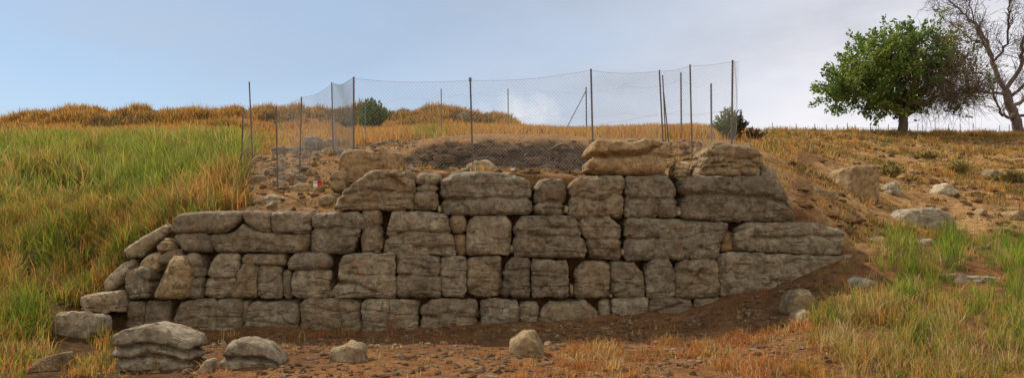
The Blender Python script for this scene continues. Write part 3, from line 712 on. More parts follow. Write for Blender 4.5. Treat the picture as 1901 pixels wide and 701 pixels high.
def f_mound(px, py, d, X, Y, rs):
    n = len(px); nz = n2(X, Y, .55, 31.); nb = n2(X, Y, .25, 41.)
    m = sst(40, 41, d) * sst(50, 48, d) * sst(985, 955, px) * sst(-.35, .3, nz)
    c = pick(rs, n, [GOLD, BROWN, OLIVE, ORANGE, (.14, .09, .05), STRAW], [3.6, 1.8, 1.4, 3., 1., 1.4])
    dk = (rs.uniform(0, 1, n) < sst(.05, .5, nb) * .8)
    c = np.where(dk[:, None], pick(rs, n, [BROWN, (.10, .075, .045), (.10, .11, .04)], [1, 1, 1]), c)
    return m, (.24 + .62 * np.maximum(0, nz + .25)) * rs.uniform(.5, 1.2, n), .012 + d * .0009, c, c * 1.1
scatter('mound_scrub', 190000, -36, 2, 26, 36, f_mound, 23, .4)

def f_hill(px, py, d, X, Y, rs):
    n = len(px); nz = n2(X, Y, .7, 51.); nb = n2(X, Y, 2.1, 53.)
    nh = n2(X * .45, Y, .9, 57.)
    m = sst(1400, 1450, px) * sst(470, 440, py) * sst(-.12, .35, .8 * nh + .5 * nb + .22 * sst(300, 255, py)) * sst(46, 44, d); nz = nh
    c = pick(rs, n, [STRAW, GOLD, ORANGE, BROWN, OLIVE], [2.4, 2.4, 2., 2.6, 3.2])
    return m * .9, (.14 + .2 * np.clip(nz, 0, 1) + .12 * sst(258, 250, py)) * rs.uniform(.4, 1.3, n), .010 + d * .0006, c, c * 1.1
scatter('hillside_grass', 52000, 4, 32, .8, 32, f_hill, 24, .7, tuft=8, spread=.07)

def f_fore(px, py, d, X, Y, rs):
    n = len(px); nz = n2(X, Y, .9, 61.); nb = n2(X, Y, 3., 63.)
    bl = np.interp(px, [0, 300, 650, 1000, 1200, 1440, 1520, 1600], [760, 700, 684, 660, 640, 612, 566, 500])
    m = sst(-14, 22, py - bl + 16 * nz) * (.16 + .84 * sst(900, 1200, px)) * sst(1600, 1480, px) * sst(-.25, .5, nz + nb)
    m = np.maximum(m, (.05 + .22 * sst(12.8, 13.5, d) * (n2(X, Y, 1.3, 67.) > .05)) * (px > 210) * (px < 1560) * (nb > .1))
    c = pick(rs, n, [ORANGE, RUSS, GOLD, STRAW, PALE, BROWN], [3., 4., 1.3, 1.4, 1.6, 1.8])
    return m, (.07 + .12 * np.clip(nz + nb * .6 + .3, 0, 1.3)) * rs.uniform(.4, 1.6, n), .008 + .004 * rs.uniform(0, 1, n), c, c * 1.1
scatter('orange_stubble', 16000, -6, 9, -5.6, -.1, f_fore, 25, 1.15, tuft=9, spread=.06)

def f_bank(px, py, d, X, Y, rs):
    n = len(px); nz = n2(X, Y, .8, 71.); nb = n2(X, Y, 2.4, 73.)
    gr = (ell(px, py, 1668, 470, 34, 34) + 1.1 * ell(px, py, 1768, 470, 22, 34) + ell(px, py, 1890, 500, 36, 70) + .8 * ell(px, py, 1710, 530, 55, 40)
          + 1.2 * ell(px, py, 1540, 600, 24, 14) + .7 * ell(px, py, 1880, 640, 30, 50) + .5 * ell(px, py, 1820, 450, 50, 14) + .35 * ell(px, py, 1720, 620, 80, 40)+ .7 * ell(px, py, 1840, 560, 40, 30))
    yl = sst(1470, 1580, px + 40 * nz + .35 * (py - 600)) * sst(520, 585, py + 25 * nz) * sst(-.45, .25, nb + .5 * nz)
    m = np.clip(.55 * gr * sst(-.3, .3, nb) + .55 * yl * sst(-.4, .3, nz + nb) + .06 * sst(1500, 1600, px) * (py > 430), 0, 1)
    ig = rs.uniform(0, 1, n) < gr / (gr + .55 * yl + .08)
    c = np.where(ig[:, None], pick(rs, n, [GREEN, LIME, OLIVE, STRAW], [3, 2.6, 1.5, .7]), pick(rs, n, [STRAW, GOLD, OLIVE, (.34, .28, .05), ORANGE, PALE, BROWN], [2.6, 2.2, 1.8, 3.4, .9, 1.3, 1.2]))
    H = (.24 + .24 * np.clip(gr, 0, 1) + .14 * nz + .08 * nb) * rs.uniform(.45, 1.35, n)
    return m, H, .009 + .004 * rs.uniform(0, 1, n), c, c * 1.12
scatter('bank_grass', 17000, 3.4, 12, -5.6, 3, f_bank, 26, .6, tuft=8, spread=.05)

def f_left(px, py, d, X, Y, rs):
    n = len(px); nz = n2(X, Y, .8, 81.); nb = n2(X, Y, 2.2, 83.)
    edge = np.interp(py, [390, 420, 480, 540, 580, 620, 660, 700], [420, 350, 235, 185, 180, 200, 215, 225])
    m = sst(10, -15, px - edge + 18 * nb) * sst(385, 410, py) * sst(-.5, .15, nz + .7 * nb)
    op = ell(px, py, 128, 638, 62, 34) + ell(px, py, 185, 582, 45, 22) + ell(px, py, 70, 706, 60, 24) + ell(px, py, 104, 578, 36, 20) + .9 * ell(px, py, 62, 516, 36, 24) + .8 * ell(px, py, 132, 478, 30, 18)
    m *= np.clip(1 - 1.5 * op, .0, 1) * (1 - .45 * sst(540, 620, py) * sst(70, 120, px)) * sst(-.5, .1, nb + .4)
    gr = .30 + .5 * nz + .8 * ell(px, py, 45, 610, 30, 40) + .5 * ell(px, py, 130, 490, 45, 40) - .2 * sst(620, 660, py)
    ig = rs.uniform(0, 1, n) < np.clip(gr, 0, 1)
    c = np.where(ig[:, None], pick(rs, n, [GREEN, LIME, OLIVE], [2, 2, 3]), pick(rs, n, [BROWN, GOLD, STRAW, ORANGE, OLIVE, RUSS], [2.2, 2.2, 1.2, 1.6, 1.6, .6]))
    H = (.46 + .26 * nz + .2 * nb + .16 * ell(px, py, 45, 610, 30, 40)) * rs.uniform(.45, 1.3, n) * (1 - .5 * sst(580, 680, py)) * (1 - .3 * sst(90, 160, px) * sst(500, 560, py))
    return m, H, .012 + .008 * rs.uniform(0, 1, n), c, c * 1.1
scatter('bank_weeds', 34000, -13, -3.6, -5, 3.6, f_left, 27, .6, tuft=8, spread=.06)

def f_slope(px, py, d, X, Y, rs):
    n = len(px); nz = n2(X, Y, 1.1, 91.); nb = n2(X, Y, 3.2, 93.)
    m = (px > 425) * (px < 1480) * (Y > .95) * (d < 24) * sst(.0, .5, nz + nb) * .5
    m = m * (1 - .7 * ((px > 740) & (px < 1100) & (d > 16.4) & (d < 19)))
    c = pick(rs, n, [STRAW, GOLD, ORANGE, BROWN, OLIVE], [2.4, 3, 2, 1.5, 1])
    return m, (.11 + .1 * np.clip(nz, 0, 1)) * rs.uniform(.4, 1.4, n), .009 + d * .0004, c, c * 1.1
scatter('slope_grass', 60000, -8, 8, .9, 10, f_slope, 28, .6)

# ------------------------------------------------------------------ branches and leaves
def tube_set(paths, sides=5):
    """paths: list of (points (k,3), radii (k)). One mesh."""
    Vs, Fs, b = [], [], 0
    for P, r in paths:
        P = np.asarray(P, float); k = len(P); s = sides if r[0] > .03 else 3
        T = np.gradient(P, axis=0); T /= np.maximum(1e-9, np.linalg.norm(T, axis=1))[:, None]
        ref = np.array([0, 0, 1.]) if abs(T[0, 2]) < .8 else np.array([1., 0, 0])
        A = np.cross(T, ref); A /= np.maximum(1e-9, np.linalg.norm(A, axis=1))[:, None]; B = np.cross(T, A)
        a = np.arange(s) * 6.2832 / s
        V = P[:, None] + (A[:, None] * np.cos(a)[None, :, None] + B[:, None] * np.sin(a)[None, :, None]) * np.asarray(r)[:, None, None]
        i = np.arange(k * s).reshape(k, s) + b
        F = np.stack([i[:-1], np.roll(i[:-1], -1, 1), np.roll(i[1:], -1, 1), i[1:]], -1).reshape(-1, 4)
        Vs.append(V.reshape(-1, 3)); Fs.append(F); b += k * s
    return np.concatenate(Vs), np.concatenate(Fs)
def wob(a, b, rs, k=6, amp=.08, sag=0.):
    a, b = np.asarray(a, float), np.asarray(b, float); t = np.linspace(0, 1, k)[:, None]; L = np.linalg.norm(b - a)
    P = a + (b - a) * t + np.sin(t * np.pi) * (rs.normal(0, amp * L, 3) + np.array([0, 0, sag * L]))
    P[1:-1] += rs.normal(0, .018 * L, (k - 2, 3)); return P
def leaves(P, D, size, cols, rs, aspect=.5):
    """one two-triangle leaf at each P pointing along D"""
    n = len(P); D = D + rs.normal(0, .5, (n, 3)); D /= np.linalg.norm(D, axis=1)[:, None]
    S = np.cross(D, rs.normal(0, 1, (n, 3))); S /= np.linalg.norm(S, axis=1)[:, None]
    N_ = np.cross(D, S)
    s = size[:, None]
    V = np.stack([P, P + D * s * .5 + S * s * aspect * .5 + N_ * s * .08, P + D * s, P + D * s * .5 - S * s * aspect * .5 + N_ * s * .08], 1).reshape(-1, 3)
    F = np.arange(n * 4).reshape(n, 4)
    return V, F, np.repeat(cols, 4, 0)

# green tree on the skyline
def green_tree():
    rs = RS(5); d0 = 36.5
    base = W(1675, 250, d0); base[2] = gz(base[0], base[1]) - .05
    t = tag(empty('tree', base), 'round leafy green tree with one side half bare, alone on the skyline', 'tree')
    k = d0 / FPX
    fork = W(1678, 216, d0)
    paths = [(wob(base - [0, 0, .2], fork, rs, 6, .02), np.linspace(.27, .2, 6))]
    limbs = []
    for (x, y, dy) in ((1560,165,-.6),(1590,110,.8),(1640,75,-1.0),(1690,60,.6),(1745,75,-.8),(1785,115,.9),(1800,175,-.4),(1660,120,-2.3),(1700,120,2.4),(1740,150,-2.2),(1610,160,2.2)):
        e = W(x, y, d0) + [0, dy, 0]; P = wob(fork, e, rs, 9, .07, .08)
        limbs.append(P); paths.append((P, np.linspace(.13, .03, 9)))
    LP = np.concatenate([l[2:] for l in limbs])
    # crown volume: uneven union of lobes
    lobes = [(1594, 129, 34, 38, 1.6), (1642, 109, 44, 40, 2.2), (1699, 101, 48, 40, 2.2), (1755, 107, 38, 40, 1.8), (1661, 152, 57, 38, 2.4), (1741, 152, 59, 40, 2.2), (1788, 155, 36, 42, 1.6), (1563, 166, 19, 17, 0.9), (1597, 187, 36, 17, 1.4), (1647, 194, 38, 17, 1.6), (1735, 198, 55, 15, 1.8)]
    P, out = [], []
    for (x, y, rx, ry, ryd) in lobes:
        c = W(x, y, d0); n = max(26, int(rx * ry / 32))
        v = rs.normal(size=(n, 3)); v /= np.linalg.norm(v, axis=1)[:, None]; v *= rs.uniform(.45, 1., (n, 1)) ** .5
        P.append(c + v * np.array([rx * k, ryd, ry * k])); out.append(v)
    P = np.concatenate(P); out = np.concatenate(out)
    right = sst(1670, 1750, CX + P[:, 0] / k + .25 * ((HY - (P[:, 2] - CAMZ) / k) - 120))
    lv, ld, lc, ls = [], [], [], []
    dead = []
    for i in range(len(P)):
        j = np.argmin(((LP - P[i]) ** 2).sum(1) + 1.2 * np.maximum(0, LP[:, 2] - P[i, 2]))
        pa = wob(LP[j], P[i], rs, 5, .08, .05)
        isdead = rs.uniform() < right[i] * .85
        dr = out[i] * .85 + np.array([0, 0, .5]) + rs.normal(0, .25, 3); dr /= np.linalg.norm(dr)
        L = rs.uniform(.5, 1.25)
        tip = P[i] + dr * L
        (dead if isdead else paths).append((pa, np.linspace(.032, .014, 5)))
        (dead if isdead else paths).append((wob(P[i], tip, rs, 4, .05), np.linspace(.014, .005, 4)))
        if isdead:
            for _ in range(11):
                q = pa[rs.randint(1, 5)]; e = q + rs.normal(0, .55, 3) + out[i] * .45 - [0, 0, .15]
                dead.append((wob(q, e, rs, 4, .1), np.linspace(.011, .004, 4)))
        nl = int(rs.uniform(48, 84) * (1 - .72 * right[i]) * (.35 if isdead else 1))
        s = rs.uniform(-.25, 1.02, nl)
        q = P[i] + dr * (s * L)[:, None] + rs.normal(0, .10, (nl, 3)) * (1.4 - .95 * np.clip(s, 0, 1))[:, None]
        lv.append(q); ld.append(np.tile(dr, (nl, 1)) + rs.normal(0, .4, (nl, 3)))
        base_c = np.array([[.145, .225, .048], [.22, .28, .06], [.095, .155, .038]][rs.randint(3)])
        if rs.uniform() < right[i] * .8: base_c = np.array([[.15, .145, .055], [.21, .165, .09], [.11, .13, .05]][rs.randint(3)])
        lc.append(base_c * rs.uniform(.65, 1.45, (nl, 1))); ls.append(rs.uniform(.09, .25, nl))
    V, F = tube_set(paths); mesh_obj('trunk', V, F, M['bark'], t)
    V, F = tube_set(dead); mesh_obj('dead_branches', V, F, M['drytwig'], t)
    V, F, c = leaves(np.concatenate(lv), np.concatenate(ld), np.concatenate(ls), np.concatenate(lc), rs, .55)
    mesh_obj('crown', V, F, M['leaf'], t, cols=c, smooth=False)
green_tree()

def bare_tree():
    rs = RS(9); d0 = 38.5
    base = W(1894, 251, d0); base[2] = gz(base[0], base[1]) - .05
    t = tag(empty('bare_tree', base), 'tall leafless grey tree with spreading branches at the right edge', 'tree')
    def poly(pts, r0, r1):
        A = np.array([W(x, y, d0) + [0, dy, 0] for x, y, dy in pts])
        s = np.linspace(0, len(A) - 1, len(A) * 4); P = np.stack([np.interp(s, np.arange(len(A)), A[:, j]) for j in range(3)], 1)
        P[1:-1] += rs.normal(0, .03, (len(P) - 2, 3)); return P, np.linspace(r0, r1, len(P))
    main = [
     poly([(1895,256,0),(1888,225,0),(1881,200,.1),(1870,165,.2)], 0.259, 0.204),
     poly([(1870,165,.2),(1857,116,.5),(1852,78,.8),(1841,34,1.2),(1819,4,1.6),(1806,-22,2)], 0.122, 0.025),
     poly([(1872,165,.2),(1891,124,-.3),(1883,86,-.6),(1899,40,-1.),(1902,-10,-1.2)], 0.115, 0.034),
     poly([(1856,110,.5),(1873,81,.1),(1866,28,-.3),(1858,-10,-.6)], 0.072, 0.025),
     poly([(1884,210,0),(1860,222,-.6),(1836,218,-1.),(1814,192,-1.4),(1800,170,-1.7)], 0.094, 0.025),
     poly([(1872,175,.1),(1840,165,.8),(1815,150,1.4),(1788,140,1.8)], 0.072, 0.021),
     poly([(1858,120,.4),(1826,102,-.4),(1797,70,-.9),(1776,38,-1.3),(1758,6,-1.6)], 0.072, 0.017),
     poly([(1881,200,.1),(1915,180,.6),(1945,140,1.),(1965,90,1.4),(1990,40,1.6)], 0.108, 0.025),
     poly([(1876,180,.1),(1920,130,-1.),(1935,70,-1.5),(1930,10,-2)], 0.086, 0.025),
     poly([(1852,78,.8),(1832,60,1.4),(1815,30,1.9),(1795,10,2.2)], 0.043, 0.013),
     poly([(1885,215,0),(1925,215,-.7),(1965,195,-1.2),(2000,170,-1.5)], 0.079, 0.025),
    ]
    paths, tw = list(main), []
    def side(P, r, lev):
        L = np.linalg.norm(np.diff(P, axis=0), axis=1).sum()
        for _ in range(int(L * (5. if lev == 0 else 5.5))):
            j = rs.randint(len(P) // 4, len(P)); q = P[j]
            dr = P[min(j + 1, len(P) - 1)] - P[j - 1]; dr = dr / (np.linalg.norm(dr) + 1e-6)
            dr = dr * .8 + rs.normal(0, .55, 3) + [0, 0, .25]; dr /= np.linalg.norm(dr)
            l = rs.uniform(.5, 1.5) if lev == 0 else rs.uniform(.25, .7)
            rr = min(r[j] * .5, .022 if lev == 0 else .010)
            c = wob(q, q + dr * l, rs, 6, .07, .05); tw.append((c, np.linspace(max(rr, .009), .006, 6)))
            if lev < 2: side(c, np.linspace(rr, .005, 6), lev + 1)
    for P, r in main[1:]: side(P, r, 0)
    V, F = tube_set(paths, 7); tr = mesh_obj('trunk', V, F, M['deadwood'], t)
    V, F = tube_set(tw); mesh_obj('twigs', V, F, M['deadwood'], t)
bare_tree()

def shrub(name, px, py, d, wpx, hpx, label, pal, n=1400, leaf=(.05, .10), cat='shrub', spike=.4, dy=.6, dark=None, seed=0):
    rs = RS(seed + 50); k = d / FPX
    base = W(px, py, d); base[2] = gz(base[0], base[1]) - .04
    t = tag(empty(name, base), label, cat)
    paths, lv, ld, lc = [], [], [], []
    ns = max(10, int(n / 28))
    for i in range(ns):
        a = rs.uniform(0, 6.283); rad = rs.uniform(0, 1) ** .6
        h = hpx * k * (1 - .5 * rad ** 2) * rs.uniform(.65, 1.1)
        tip = base + [math.cos(a) * rad * wpx * k * .5, math.sin(a) * rad * dy * wpx * k * .5, h]
        P = wob(base, tip, rs, 6, .06, .06); paths.append((P, np.linspace(.02, .005, 6)))
        m = int(n / ns); s = rs.uniform(.3, 1.04, m)
        q = np.stack([np.interp(s, np.linspace(0, 1, 6), P[:, j]) for j in range(3)], 1) + rs.normal(0, .05 * wpx * k * .9, (m, 3)) * (1.15 - s)[:, None]
        dr = (tip - base) / np.linalg.norm(tip - base)
        lv.append(q); ld.append(np.tile(dr + [0, 0, spike], (m, 1)))
        c = np.array(pal[rs.randint(len(pal))])
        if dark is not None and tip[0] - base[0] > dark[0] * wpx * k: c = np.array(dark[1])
        lc.append(c * rs.uniform(.7, 1.3, (m, 1)))
    lv, ld, lc = np.concatenate(lv), np.concatenate(ld), np.concatenate(lc)
    V, F = tube_set(paths); mesh_obj('stems', V, F, M['bark'], t)
    V, F, c = leaves(lv, ld, rs.uniform(leaf[0], leaf[1], len(lv)), lc, rs, .5); mesh_obj('foliage', V, F, M['leaf'], t, smooth=False, cols=c)
DG = [(.10, .17, .06), (.13, .20, .07), (.15, .21, .08)]
shrub('shrub', 692, 240, 38.5, 62, 60, 'dark green pointed bush standing in the golden field behind the fence', DG, 3600, (.09, .2), dy=.9, spike=.8, seed=1)
shrub('shrub', 648, 240, 39.5, 30, 34, 'pale olive shrub just left of the dark green pointed bush', [(.14, .15, .05), (.18, .17, .06)], 900, (.08, .16), seed=2)
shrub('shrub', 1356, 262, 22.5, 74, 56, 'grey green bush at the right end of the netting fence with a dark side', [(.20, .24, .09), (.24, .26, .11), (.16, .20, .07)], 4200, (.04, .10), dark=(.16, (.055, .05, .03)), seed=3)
shrub('shrub', 1398, 262, 23.5, 50, 20, 'low dark brown scrub hugging the ground right of the grey green bush', [(.09, .06, .04), (.12, .09, .05)], 900, (.04, .09), seed=4)
OL = [(.34, .27, .10), (.42, .32, .12), (.24, .21, .07)]
for i, (x, y, d, w, h, l) in enumerate(((1780,320,23.5,44,22,'olive tussock in the middle of the right hillside above the grey stones'),
                                  (1655,333,21.5,34,24,'round dry tussock immediately right of the squarish tan boulder'),
                                  (1880,338,22,60,20,'broad dark tussock near the right edge of the hillside'),
                                                                    (1720,296,27,44,14,'low olive tussock high on the hillside below the green tree'))):
    shrub('tussock', x, y, d, w, h, l, [(.24, .32, .05), (.30, .34, .07)] if 'green' in l and 'below' not in l else OL, 900, (.10, .22), cat='tussock', seed=10 + i, spike=1.)

# ------------------------------------------------------------------ fences
def prism(p0, p1, r, sides=6):
    P = np.linspace(np.asarray(p0, float), np.asarray(p1, float), 2)
    V, F = tube_set([(P, [r, r])], sides)
    # close the top
    return V, F, sides
def post(parent, a, b, r, mat='post', name='post'):
    """L-section steel picket between ground point a and top b"""
    a, b = np.asarray(a, float), np.asarray(b, float)
    sec = np.array([(-1, -1), (1, -1), (1, -.45), (-.45, -.45), (-.45, 1), (-1, 1)]) * r
    V = np.concatenate([np.concatenate([p[None, :2] + sec, np.full((6, 1), p[2])], 1) for p in (a, b)])
    i = np.arange(6); Q = np.stack([i, (i + 1) % 6, (i + 1) % 6 + 6, i + 6], 1)
    T = np.array([(6, 7, 8, 9), (6, 9, 10, 11)])
    return mesh_obj(name, V, [Q, T], M[mat], parent, smooth=False)
def P3(px, py, d): return W(px, py, d)
POSTS = dict(a=((463,152),(470,300),19.),b=((452,200),(447,330),17.4),c=((513,197),(516,356),16.4),d=((560,180),(556,322),17.8),e=((616,153),(619,292),20.5),
             f=((657,143),(657,325),16.6),g=((873,147),(879,322),16.6),h=((1097,128),(1102,322),17.0),i=((1224,130),(1232,300),18.5),j=((1281,120),(1285,290),17.6),k=((1360,112),(1358,285),18.2))
def gpt(px, d):
    X = (px - CX) * d / FPX; return np.array([X, CAMY + d, gz(X, CAMY + d) - .15])
fence = tag(empty('netting_fence', (0, 2.5, gz(0, 2.5))), 'sagging wire netting fence on thin rusty posts behind the top of the wall', 'fence')
top, ft = {}, {}
for k_, (t_, b_, d_) in POSTS.items():
    top[k_] = P3(*t_, d_); ft[k_] = gpt(b_[0], d_)
    post(fence, ft[k_], top[k_], .019 if k_ in 'fghk' else .016)
def strut(px0, py0, px1, d0, d1, r=.017):
    V, F, _ = prism(gpt(px1, d1), P3(px0, py0, d0), r); mesh_obj('brace', V, F, M['greypost'], fence)
strut(1230, 140, 1237, 18.5, 18.9); strut(1232, 172, 1243, 18.5, 19.3)
V, F, _ = prism(top['g'] - [0, 0, .05], top['g'] + [0, 0, .03], .035); mesh_obj('post_cap', V, F, M['greypost'], fence)

def netting(a0, a1, b0, b1, sp=.085, r=.0018, seed=0, sag=.05, name='netting', parent=None):
    """diamond wire mesh hung between the post feet a0,a1 and the tops b0,b1"""
    rs = RS(seed); L = np.linalg.norm(a1 - a0); Hh = (np.linalg.norm(b0 - a0) + np.linalg.norm(b1 - a1)) * .5
    ph = rs.uniform(0, 6.28)
    nrm = np.cross(a1 - a0, [0, 0, 1.]); nrm /= np.linalg.norm(nrm)
    def at(s, t):
        s, t = np.asarray(s), np.asarray(t)
        lo = a0 + (a1 - a0) * s[:, None]; hi = b0 + (b1 - b0) * s[:, None] - np.array([0, 0, 1.]) * (sag * L * .5 * np.sin(np.pi * s))[:, None]
        return lo + (hi - lo) * t[:, None] + nrm * (.05 * np.sin(np.pi * s) * np.sin(5 * t + ph + 3 * s))[:, None]
    paths = []
    n = int((L + Hh) / sp)
    for sg in (1, -1):
        for i in range(n):
            c = (i + .5) * sp - Hh
            t0 = max(0, -c / Hh) if True else 0; s0 = c
            # line s = c + t*Hh  (s in metres 0..L)
            ta, tb = max(0., -c / Hh), min(1., (L - c) / Hh)
            if tb - ta < .03: continue
            t = np.linspace(ta, tb, 6); s = (c + t * Hh) / L
            if sg < 0: s = 1 - s
            paths.append((at(s, t), np.full(6, r)))
    for tt in (0.02, .5, .995):
        s = np.linspace(0, 1, 14); paths.append((at(s, np.full(14, tt)), np.full(14, r * 1.5)))
    V, F = tube_set(paths); mesh_obj(name, V, F, M['wire'], parent)
runs = ['b', 'c', 'd', 'e']
lowtop = {'b': P3(450, 205, 17.4), 'c': top['c'], 'd': top['d'] , 'e': top['e'] - [0, 0, .05]}
for i in range(3):
    netting(ft[runs[i]], ft[runs[i+1]], lowtop[runs[i]], lowtop[runs[i+1]], seed=i, parent=fence)
netting(ft['e'], ft['f'], top['e'], top['f'], seed=4, parent=fence)
for i, (u, v) in enumerate((('f', 'g'), ('g', 'h'), ('h', 'i'), ('i', 'j'), ('j', 'k'))):
    netting(ft[u], ft[v], top[u] - [0, 0, .02], top[v] - [0, 0, .02], seed=7 + i, parent=fence)
e1 = ft['k'] + [.25, .6, 0]; netting(ft['k'], e1, top['k'], P3(1373, 114, 18.9), seed=20, parent=fence)

back = tag(empty('back_fence', (2, 11, gz(2, 11))), 'line of thin grey fence posts with one slanting brace in the golden field', 'fence')
bp = []
for (px, py, d) in ((678,185,24.),(819,165,26.),(943,165,25.5),(1088,162,26.),(1264,135,23.5),(1320,155,21.)):
    b = P3(px, py, d); a = gpt(px + 1, d); post(back, a, b, .022 if px > 1000 else .017, 'greypost'); bp.append((a, b))
V, F, _ = prism(gpt(1040, 25.4), P3(1087, 170, 26.), .022); mesh_obj('brace', V, F, M['greypost'], back)
for tt in (.45, .9):
    pts = [a + (b - a) * tt for a, b in bp]
    V, F = tube_set([(wob(pts[i], pts[i+1], RS(i), 8, 0, -.012), np.full(8, .0025)) for i in range(5)]); mesh_obj('fence_wire', V, F, M['wire'], back)

far = tag(empty('field_fence', (18, 28, gz(18, 28))), 'low far off fence of thin stakes along the right skyline below the trees', 'fence')
rs = RS(77); fp = []
for px in (1432,1447,1462,1478,1497,1516,1534,1556,1572,1590,1612,1630,1648,1700,1716,1738,1758,1780,1808,1830,1852,1875,1915,1945):
    d = 39 + rs.uniform(-.3, .6); px += rs.uniform(-3, 3)
    a = gpt(px, d); b = W(px + rs.uniform(-2, 2), rs.uniform(226, 239), d); V, F, _ = prism(a, b, .02, 5); mesh_obj('post', V, F, M['greypost'], far); fp.append((a, b))
V, F = tube_set([(np.array([fp[i][0] * .25 + fp[i][1] * .75, fp[i+1][0] * .25 + fp[i+1][1] * .75]), [.004, .004]) for i in range(len(fp) - 1)])
mesh_obj('fence_wire', V, F, M['wire'], far)

# ------------------------------------------------------------------ litter and a tiny marker
def box(c, s, rot=0.):
    i = np.array([(x, y, z) for x in (-1, 1) for y in (-1, 1) for z in (-1, 1)], float) * np.array(s) * .5
    ca, sa = math.cos(rot), math.sin(rot); i = np.stack([i[:, 0] * ca - i[:, 2] * sa, i[:, 1], i[:, 0] * sa + i[:, 2] * ca], 1)
    return i + np.array(c), np.array([(0, 1, 3, 2), (4, 6, 7, 5), (0, 4, 5, 1), (2, 3, 7, 6), (0, 2, 6, 4), (1, 5, 7, 3)])
def crumple(c, w, h, seed):
    rs = RS(seed); u, v = np.meshgrid(np.linspace(-.5, .5, 9), np.linspace(-.5, .5, 7)); u, v = u.ravel(), v.ravel()
    q = np.stack([u * w, .25 * w * np.cos(v * 3) + .03 * noise(np.stack([u * 6 + seed, v * 6, u * 0], 1)), v * h + .03 * noise(np.stack([u * 5, v * 5 + seed, u * 0 + 3], 1))], 1)
    q2 = q + np.array([0, .012, 0]); V = np.concatenate([q, q2]) + np.array(c)
    i = np.arange(63).reshape(7, 9); F = np.stack([i[:-1, :-1], i[:-1, 1:], i[1:, 1:], i[1:, :-1]], -1).reshape(-1, 4)
    return V, np.concatenate([F, F[:, ::-1] + 63])
c0 = W(591, 340, 16.25)
lit = tag(empty('litter', c0), 'crumpled red and white scrap lying on stones of the fenced slope', 'litter')
V, F = crumple(W(586, 341, 16.25), .11, .13, 3); mesh_obj('white_wrapper', V, F, M['white'], lit)
V, F = crumple(W(593, 341, 16.2), .09, .13, 8); mesh_obj('red_wrapper', V, F, M['red'], lit)
c0 = W(952, 322, 14.9)
mk = tag(empty('marker', c0), 'tiny white survey marker on a short stake behind the top course', 'marker')
V, F = box(W(952, 314, 14.9), (.07, .012, .045)); mesh_obj('plate', V, F, M['white'], mk, smooth=False)
V, F, _ = prism(W(952, 332, 14.92), W(952, 314, 14.92), .007); mesh_obj('stake', V, F, M['greypost'], mk)

# ------------------------------------------------------------------ light, sky, camera
SUN = np.array([-.52, .50, .72]); SUN /= np.linalg.norm(SUN)
el = math.asin(SUN[2]); az = math.atan2(SUN[0], SUN[1])
sun = bpy.data.lights.new('sun', 'SUN'); sun.energy = 3.9; sun.angle = R(.6); sun.color = (1., .88, .70)
so = bpy.data.objects.new('sun', sun); C.objects.link(so)
import mathutils
so.rotation_euler = mathutils.Vector([float(v) for v in -SUN]).to_track_quat('-Z', 'Y').to_euler()

w = bpy.data.worlds.new('World'); bpy.context.scene.world = w; w.use_nodes = True
nt = w.node_tree; nt.nodes.clear(); L = nt.links.new
out = nt.nodes.new('ShaderNodeOutputWorld'); bg = nt.nodes.new('ShaderNodeBackground'); bg.inputs[1].default_value = .1
sky = nt.nodes.new('ShaderNodeTexSky'); sky.sky_type = 'NISHITA'; sky.sun_disc = False
sky.sun_elevation = el; sky.sun_rotation = az % (2 * math.pi); sky.altitude = 400; sky.air_density = 1.; sky.dust_density = .6; sky.ozone_density = 1.2
tc = nt.nodes.new('ShaderNodeTexCoord'); sep = nt.nodes.new('ShaderNodeSeparateXYZ'); L(tc.outputs['Generated'], sep.inputs[0])
def mth(op, a, b=None, c=None):
    n = nt.nodes.new('ShaderNodeMath'); n.operation = op
    for i, v in enumerate((a, b, c)):
        if v is None: continue
        if isinstance(v, bpy.types.NodeSocket): L(v, n.inputs[i])
        else: n.inputs[i].default_value = v
    return n.outputs[0]
# cloud layer: direction projected on a high flat deck
zz = mth('ADD', mth('MAXIMUM', sep.outputs[2], 0.0), .12)
cmb = nt.nodes.new('ShaderNodeCombineXYZ'); L(mth('DIVIDE', sep.outputs[0], zz), cmb.inputs[0]); L(mth('DIVIDE', sep.outputs[1], zz), cmb.inputs[1])
def wn(scale, det, rough, loc):
    mp = nt.nodes.new('ShaderNodeMapping'); mp.inputs['Location'].default_value = loc; L(cmb.outputs[0], mp.inputs['Vector'])
    n = nt.nodes.new('ShaderNodeTexNoise'); n.inputs['Scale'].default_value = scale; n.inputs['Detail'].default_value = det; n.inputs['Roughness'].default_value = rough
    L(mp.outputs[0], n.inputs['Vector']); return n.outputs['Fac']
n_big, n_mid = wn(.35, 4, .5, (3, 1, 0)), wn(1.1, 7, .55, (0, 5, 2))
cov = mth('ADD', mth('MULTIPLY', sep.outputs[0], .7), mth('MULTIPLY', n_big, 1.0))
cov = mth('ADD', cov, mth('MULTIPLY', n_mid, .55))
cov = mth('ADD', cov, mth('MULTIPLY', mth('MAXIMUM', mth('MULTIPLY', sep.outputs[1], -1.), 0.), .6))  # unseen cloud cover behind the camera, added as fill for the wall front
fac = ramp(nt, cov, [(.38, (0, 0, 0)), (.98, (1, 1, 1))])
shade = ramp(nt, mth('ADD', mth('MULTIPLY', sep.outputs[2], 1.6), mth('MULTIPLY', mth('ADD', mth('MULTIPLY', mth('ADD', n_mid, -.27), 2.2), mth('MULTIPLY', sep.outputs[0], -.6)), .5)), [(.10, (8.4, 8.1, 8.1)), (.36, (7.1, 7.0, 7.4)), (.72, (4.5, 4.75, 5.4))])
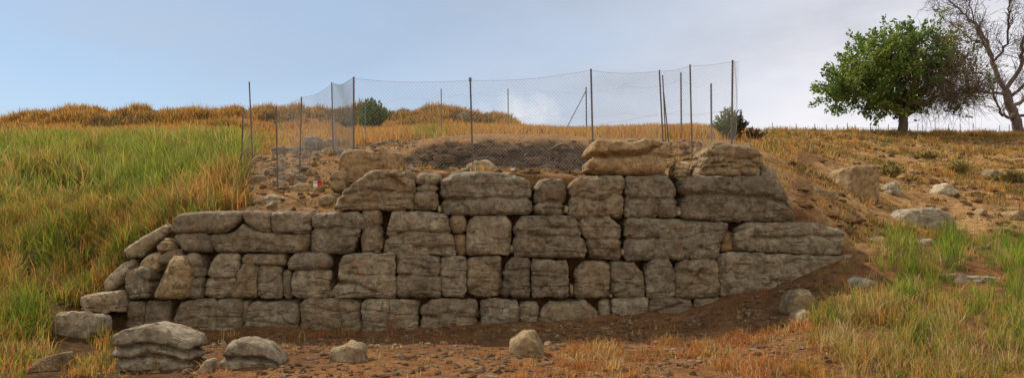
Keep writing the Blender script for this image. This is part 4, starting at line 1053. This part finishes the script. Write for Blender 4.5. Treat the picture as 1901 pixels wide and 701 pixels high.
pale = mixc(nt, .5, sky.outputs[0], (2.6, 3.8, 5.2))
shade = mixc(nt, ramp(nt, mth('MULTIPLY', sep.outputs[1], -1.), [(.0, (0, 0, 0)), (.5, (1, 1, 1))]), shade, (8.2, 7.5, 6.5))  # unseen clouds behind the camera brightened and warmed to fill-light the wall
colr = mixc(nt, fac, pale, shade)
# one small puffy white cloud low over the field
sq = nt.nodes.new('ShaderNodeVectorMath'); sq.operation = 'MULTIPLY'; sq.inputs[1].default_value = (1, 1, 2.1); L(tc.outputs['Generated'], sq.inputs[0])
dv = nt.nodes.new('ShaderNodeVectorMath'); dv.operation = 'DISTANCE'; L(sq.outputs[0], dv.inputs[0])
cd = W(962, 214, 1.) - W(CX, HY, 0.); cd = cd / np.linalg.norm(cd); dv.inputs[1].default_value = [float(cd[0]), float(cd[1]), float(cd[2]) * 2.1]
nsm = nt.nodes.new('ShaderNodeTexNoise'); nsm.inputs['Scale'].default_value = 38; nsm.inputs['Detail'].default_value = 6; L(tc.outputs['Generated'], nsm.inputs['Vector'])
pf = ramp(nt, mth('ADD', mth('MULTIPLY', dv.outputs['Value'], -11.), mth('MULTIPLY', nsm.outputs['Fac'], 1.3)), [(-.0, (0, 0, 0)), (.85, (.75,) * 3)])
colr = mixc(nt, pf, colr, (8.0, 7.9, 7.9))
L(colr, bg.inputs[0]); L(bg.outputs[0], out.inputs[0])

cam = bpy.data.cameras.new('camera'); co = bpy.data.objects.new('camera', cam); C.objects.link(co)
co.location = (0, CAMY, CAMZ); co.rotation_euler = (R(90), 0, 0)
cam.sensor_width = 36; cam.lens = 36 * FPX / 1901.; cam.shift_y = (HY - 350.5) / 1901.; cam.clip_end = 2000; cam.clip_start = .1
sc = bpy.context.scene; sc.camera = co
sc.view_settings.view_transform = 'Standard'; sc.view_settings.look = 'None'; sc.view_settings.exposure = .32; sc.view_settings.gamma = 1
sc.cycles.max_bounces = 6; sc.cycles.diffuse_bounces = 3; sc.cycles.transmission_bounces = 4; sc.cycles.use_denoising = True
